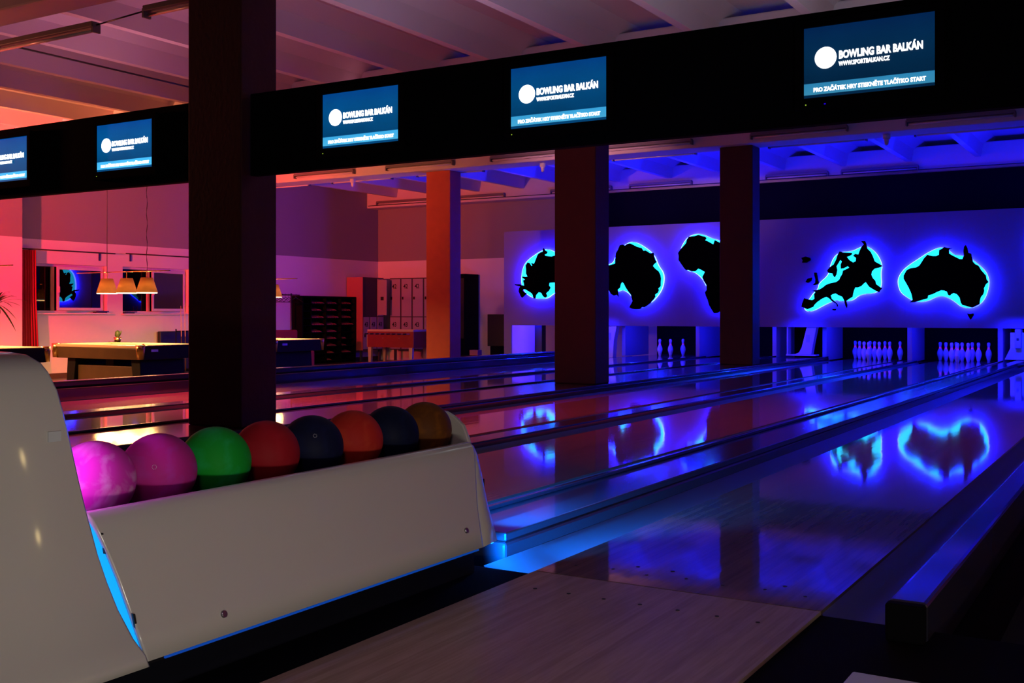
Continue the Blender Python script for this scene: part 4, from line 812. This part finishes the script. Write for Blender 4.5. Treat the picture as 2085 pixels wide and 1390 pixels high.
# ------------------------------------------------------------------ lockers
def lockers(label, along, a0, front, z0, z1, ncol, wcol, opened=()):
    # along 'y': against the left wall, doors face +X ; along 'x': against the back wall, doors face -Y
    loc = ((-19.1, a0+ncol*wcol/2, FZ) if along == 'y' else (a0+ncol*wcol/2, 24.3, FZ))
    t = thing('locker_unit', label, 'lockers', loc, None)
    L_ = ncol*wcol
    if along == 'y':
        MB().box(-19.38, front-0.02, a0, a0+L_, z0, z1).build('carcass', M['locker_in'], t)
        MB().box(-19.38, front, a0-0.02, a0, z0, z1).build('side_panel', M['locker_side'], t)
    else:
        MB().box(a0, a0+L_, front+0.02, 24.58, z0, z1).build('carcass', M['locker_in'], t)
    zm = z0 + (z1-z0)*0.46
    for c in range(ncol):
        for r, (za, zb) in enumerate(((z0+0.03, zm-0.01), (zm+0.01, z1-0.03))):
            if (c, r) in opened: continue
            p0 = a0 + c*wcol + 0.025; p1 = a0 + (c+1)*wcol - 0.025
            if along == 'y': d = MB().box(front-0.02, front, p0, p1, za, zb).build('door', M['locker'], t, bevel=0.004)
            else: d = MB().box(p0, p1, front, front+0.02, za, zb).build('door', M['locker'], t, bevel=0.004)
            num = '42' if r == 1 else '43'
            if along == 'y': lettering('door_number', num, p0+0.04, zb-0.26, 0.17, front+0.001, M['ink'], d, 0.003, 0.9, 0.002, rot=1)
            else: lettering('door_number', num, p0+0.07, zb-0.26, 0.17, front-0.001, M['ink'], d, 0.003, 0.9, 0.002)
            zl = (za+zb)/2 if r == 1 else zb-0.5
            if along == 'y': MB().box(front, front+0.02, p0+0.02, p0+0.06, zl-0.05, zl+0.03).build('lock', M['ink'], d)
            else: MB().box(p0+0.03, p0+0.07, front-0.02, front, zl-0.05, zl+0.03).build('lock', M['ink'], d)
    return t
lk = lockers('grey locker unit in the corner with open upper doors, red-lit side towards the camera', 'y', 23.20, -18.82, 0.0-0.05, 1.96, 3, 0.31, ((0, 1), (1, 1)))
MB().box(-18.82, -18.50, 23.83, 23.85, 0.92, 1.90).build('open_door', M['locker'], lk)
MB().box(-18.70, -18.60, 23.82, 23.83, 1.33, 1.43).build('lock', M['ink'], lk)
for y in (23.25, 24.05): MB().box(-18.95, -18.90, y-0.03, y+0.03, FZ, -0.05).build('leg', M['locker_in'], lk)
MB().box(-19.35, -19.3, 23.22, 23.28, FZ, -0.05).build('leg', M['locker_in'], lk)
lk = lockers('grey locker unit against the back wall, left of the orange-lit pillar', 'x', -18.62, 24.12, -0.05, 1.95, 4, 0.39)
for x_ in (-18.5, -17.2): MB().box(x_-0.03, x_+0.03, 24.2, 24.26, FZ, -0.05).build('leg', M['locker_in'], lk)
lk = lockers('dark grey locker unit mostly hidden behind the orange-lit pillar', 'x', -17.0, 24.12, -0.05, 1.95, 2, 0.34)
MB().box(-16.9, -16.4, 24.2, 24.5, FZ, -0.05).build('leg', M['locker_in'], lk)
# vending machine, wall screen
t = thing('vending_machine', 'tall black vending machine just right of the orange-lit pillar', 'vending machine', (-16.1, 24.2, FZ))
MB().box(-16.32, -15.92, 23.9, 24.55, FZ, 2.02).build('cabinet', M['matt_black'], t, bevel=0.02)
MB().box(-16.24, -15.96, 23.88, 23.9, 0.3, 1.9).build('front_window', M['black'], t)
t = thing('dark_display', 'dark green-black upright display left of the masking wall', 'display', (-15.15, 24.4, FZ))
MB().box(-15.42, -14.86, 24.2, 24.26, 0.10, 0.94).build('panel', mat('dark_green', (0.006, 0.016, 0.008), 0.5), t, bevel=0.008)
MB().box(-15.3, -15.0, 24.15, 24.4, FZ, 0.10).build('stand', M['matt_black'], t)
t = thing('table_with_clutter', 'low table with a small reddish box left of the masking wall', 'table', (-15.2, 22.6, FZ))
MB().box(-15.3, -14.2, 22.7, 23.2, -0.14, -0.10).build('tabletop', M['pool_dark'], t)
for x_ in (-15.25, -14.25):
    for y in (22.74, 23.16): MB().box(x_-0.02, x_+0.02, y-0.02, y+0.02, FZ, -0.14).build('leg', M['pool_dark'], t)
tag(MB().box(-15.1, -14.85, 22.85, 23.05, -0.10, 0.04).build('reddish_box', M['locker_side'], bevel=0.01), 'small reddish box on the low table left of the masking wall', 'box')

# ------------------------------------------------------------------ table football
fx0, fx1, fy0, fy1 = -17.62, -16.15, 21.9, 22.62
t = thing('football_table', 'red table football with pale legs and edge, left of the orange-lit pillar', 'football table', ((fx0+fx1)/2, (fy0+fy1)/2, FZ))
cz0, cz1 = 0.10, 0.50
MB().box(fx0, fx1, fy0, fy0+0.03, cz0, cz1).box(fx0, fx1, fy1-0.03, fy1, cz0, cz1).box(fx0, fx0+0.03, fy0+0.03, fy1-0.03, cz0, cz1).box(fx1-0.03, fx1, fy0+0.03, fy1-0.03, cz0, cz1).box(fx0+0.03, fx1-0.03, fy0+0.03, fy1-0.03, cz0, cz0+0.08).build('cabinet', M['foos'], t, bevel=0.004)
MB().box(fx0, fx1, fy0-0.01, fy0+0.05, cz1, cz1+0.055).box(fx0, fx1, fy1-0.05, fy1+0.01, cz1, cz1+0.055).box(fx0, fx0+0.06, fy0+0.05, fy1-0.05, cz1, cz1+0.055).box(fx1-0.06, fx1, fy0+0.05, fy1-0.05, cz1, cz1+0.055).build('top_edge', M['foos_top'], t, bevel=0.006)
MB().box(fx0-0.012, fx0, fy0-0.01, fy0+0.05, cz0, cz1).build('corner_trim', M['foos_top'], t)
for x_ in (fx0+0.06, fx1-0.10):
    for y in (fy0+0.04, fy1-0.08):
        MB().prism([(x_-0.035, FZ), (x_+0.035, FZ), (x_+0.055, cz0), (x_-0.055, cz0)], 'xz', y-0.03, y+0.04).build('leg', M['foos_top'], t)
for k in range(8):
    x_ = fx0 + 0.13 + k*0.173
    r_ = MB().tube([(x_, fy0-0.16, cz1-0.055), (x_, fy1+0.12, cz1-0.055)], 0.009, 8).build('rod', M['steel'], t)
    MB().tube([(x_, fy0-0.26, cz1-0.055), (x_, fy0-0.15, cz1-0.055)], 0.018, 10).build('handle', M['ink'], r_)
    for j in range(3): MB().box(x_-0.014, x_+0.014, fy0+0.16+j*0.18, fy0+0.19+j*0.18, cz0+0.12, cz1-0.02).build('player', M['shoe_pale'] if k % 2 else M['shoe_red'], r_)
for x_ in (fx0+0.5, fx0+1.02): MB().lathe([(0.012, 0), (0.010, 0.012)], (x_, fy0-0.004, cz1-0.17), 8).build('screw', M['steel'], t)
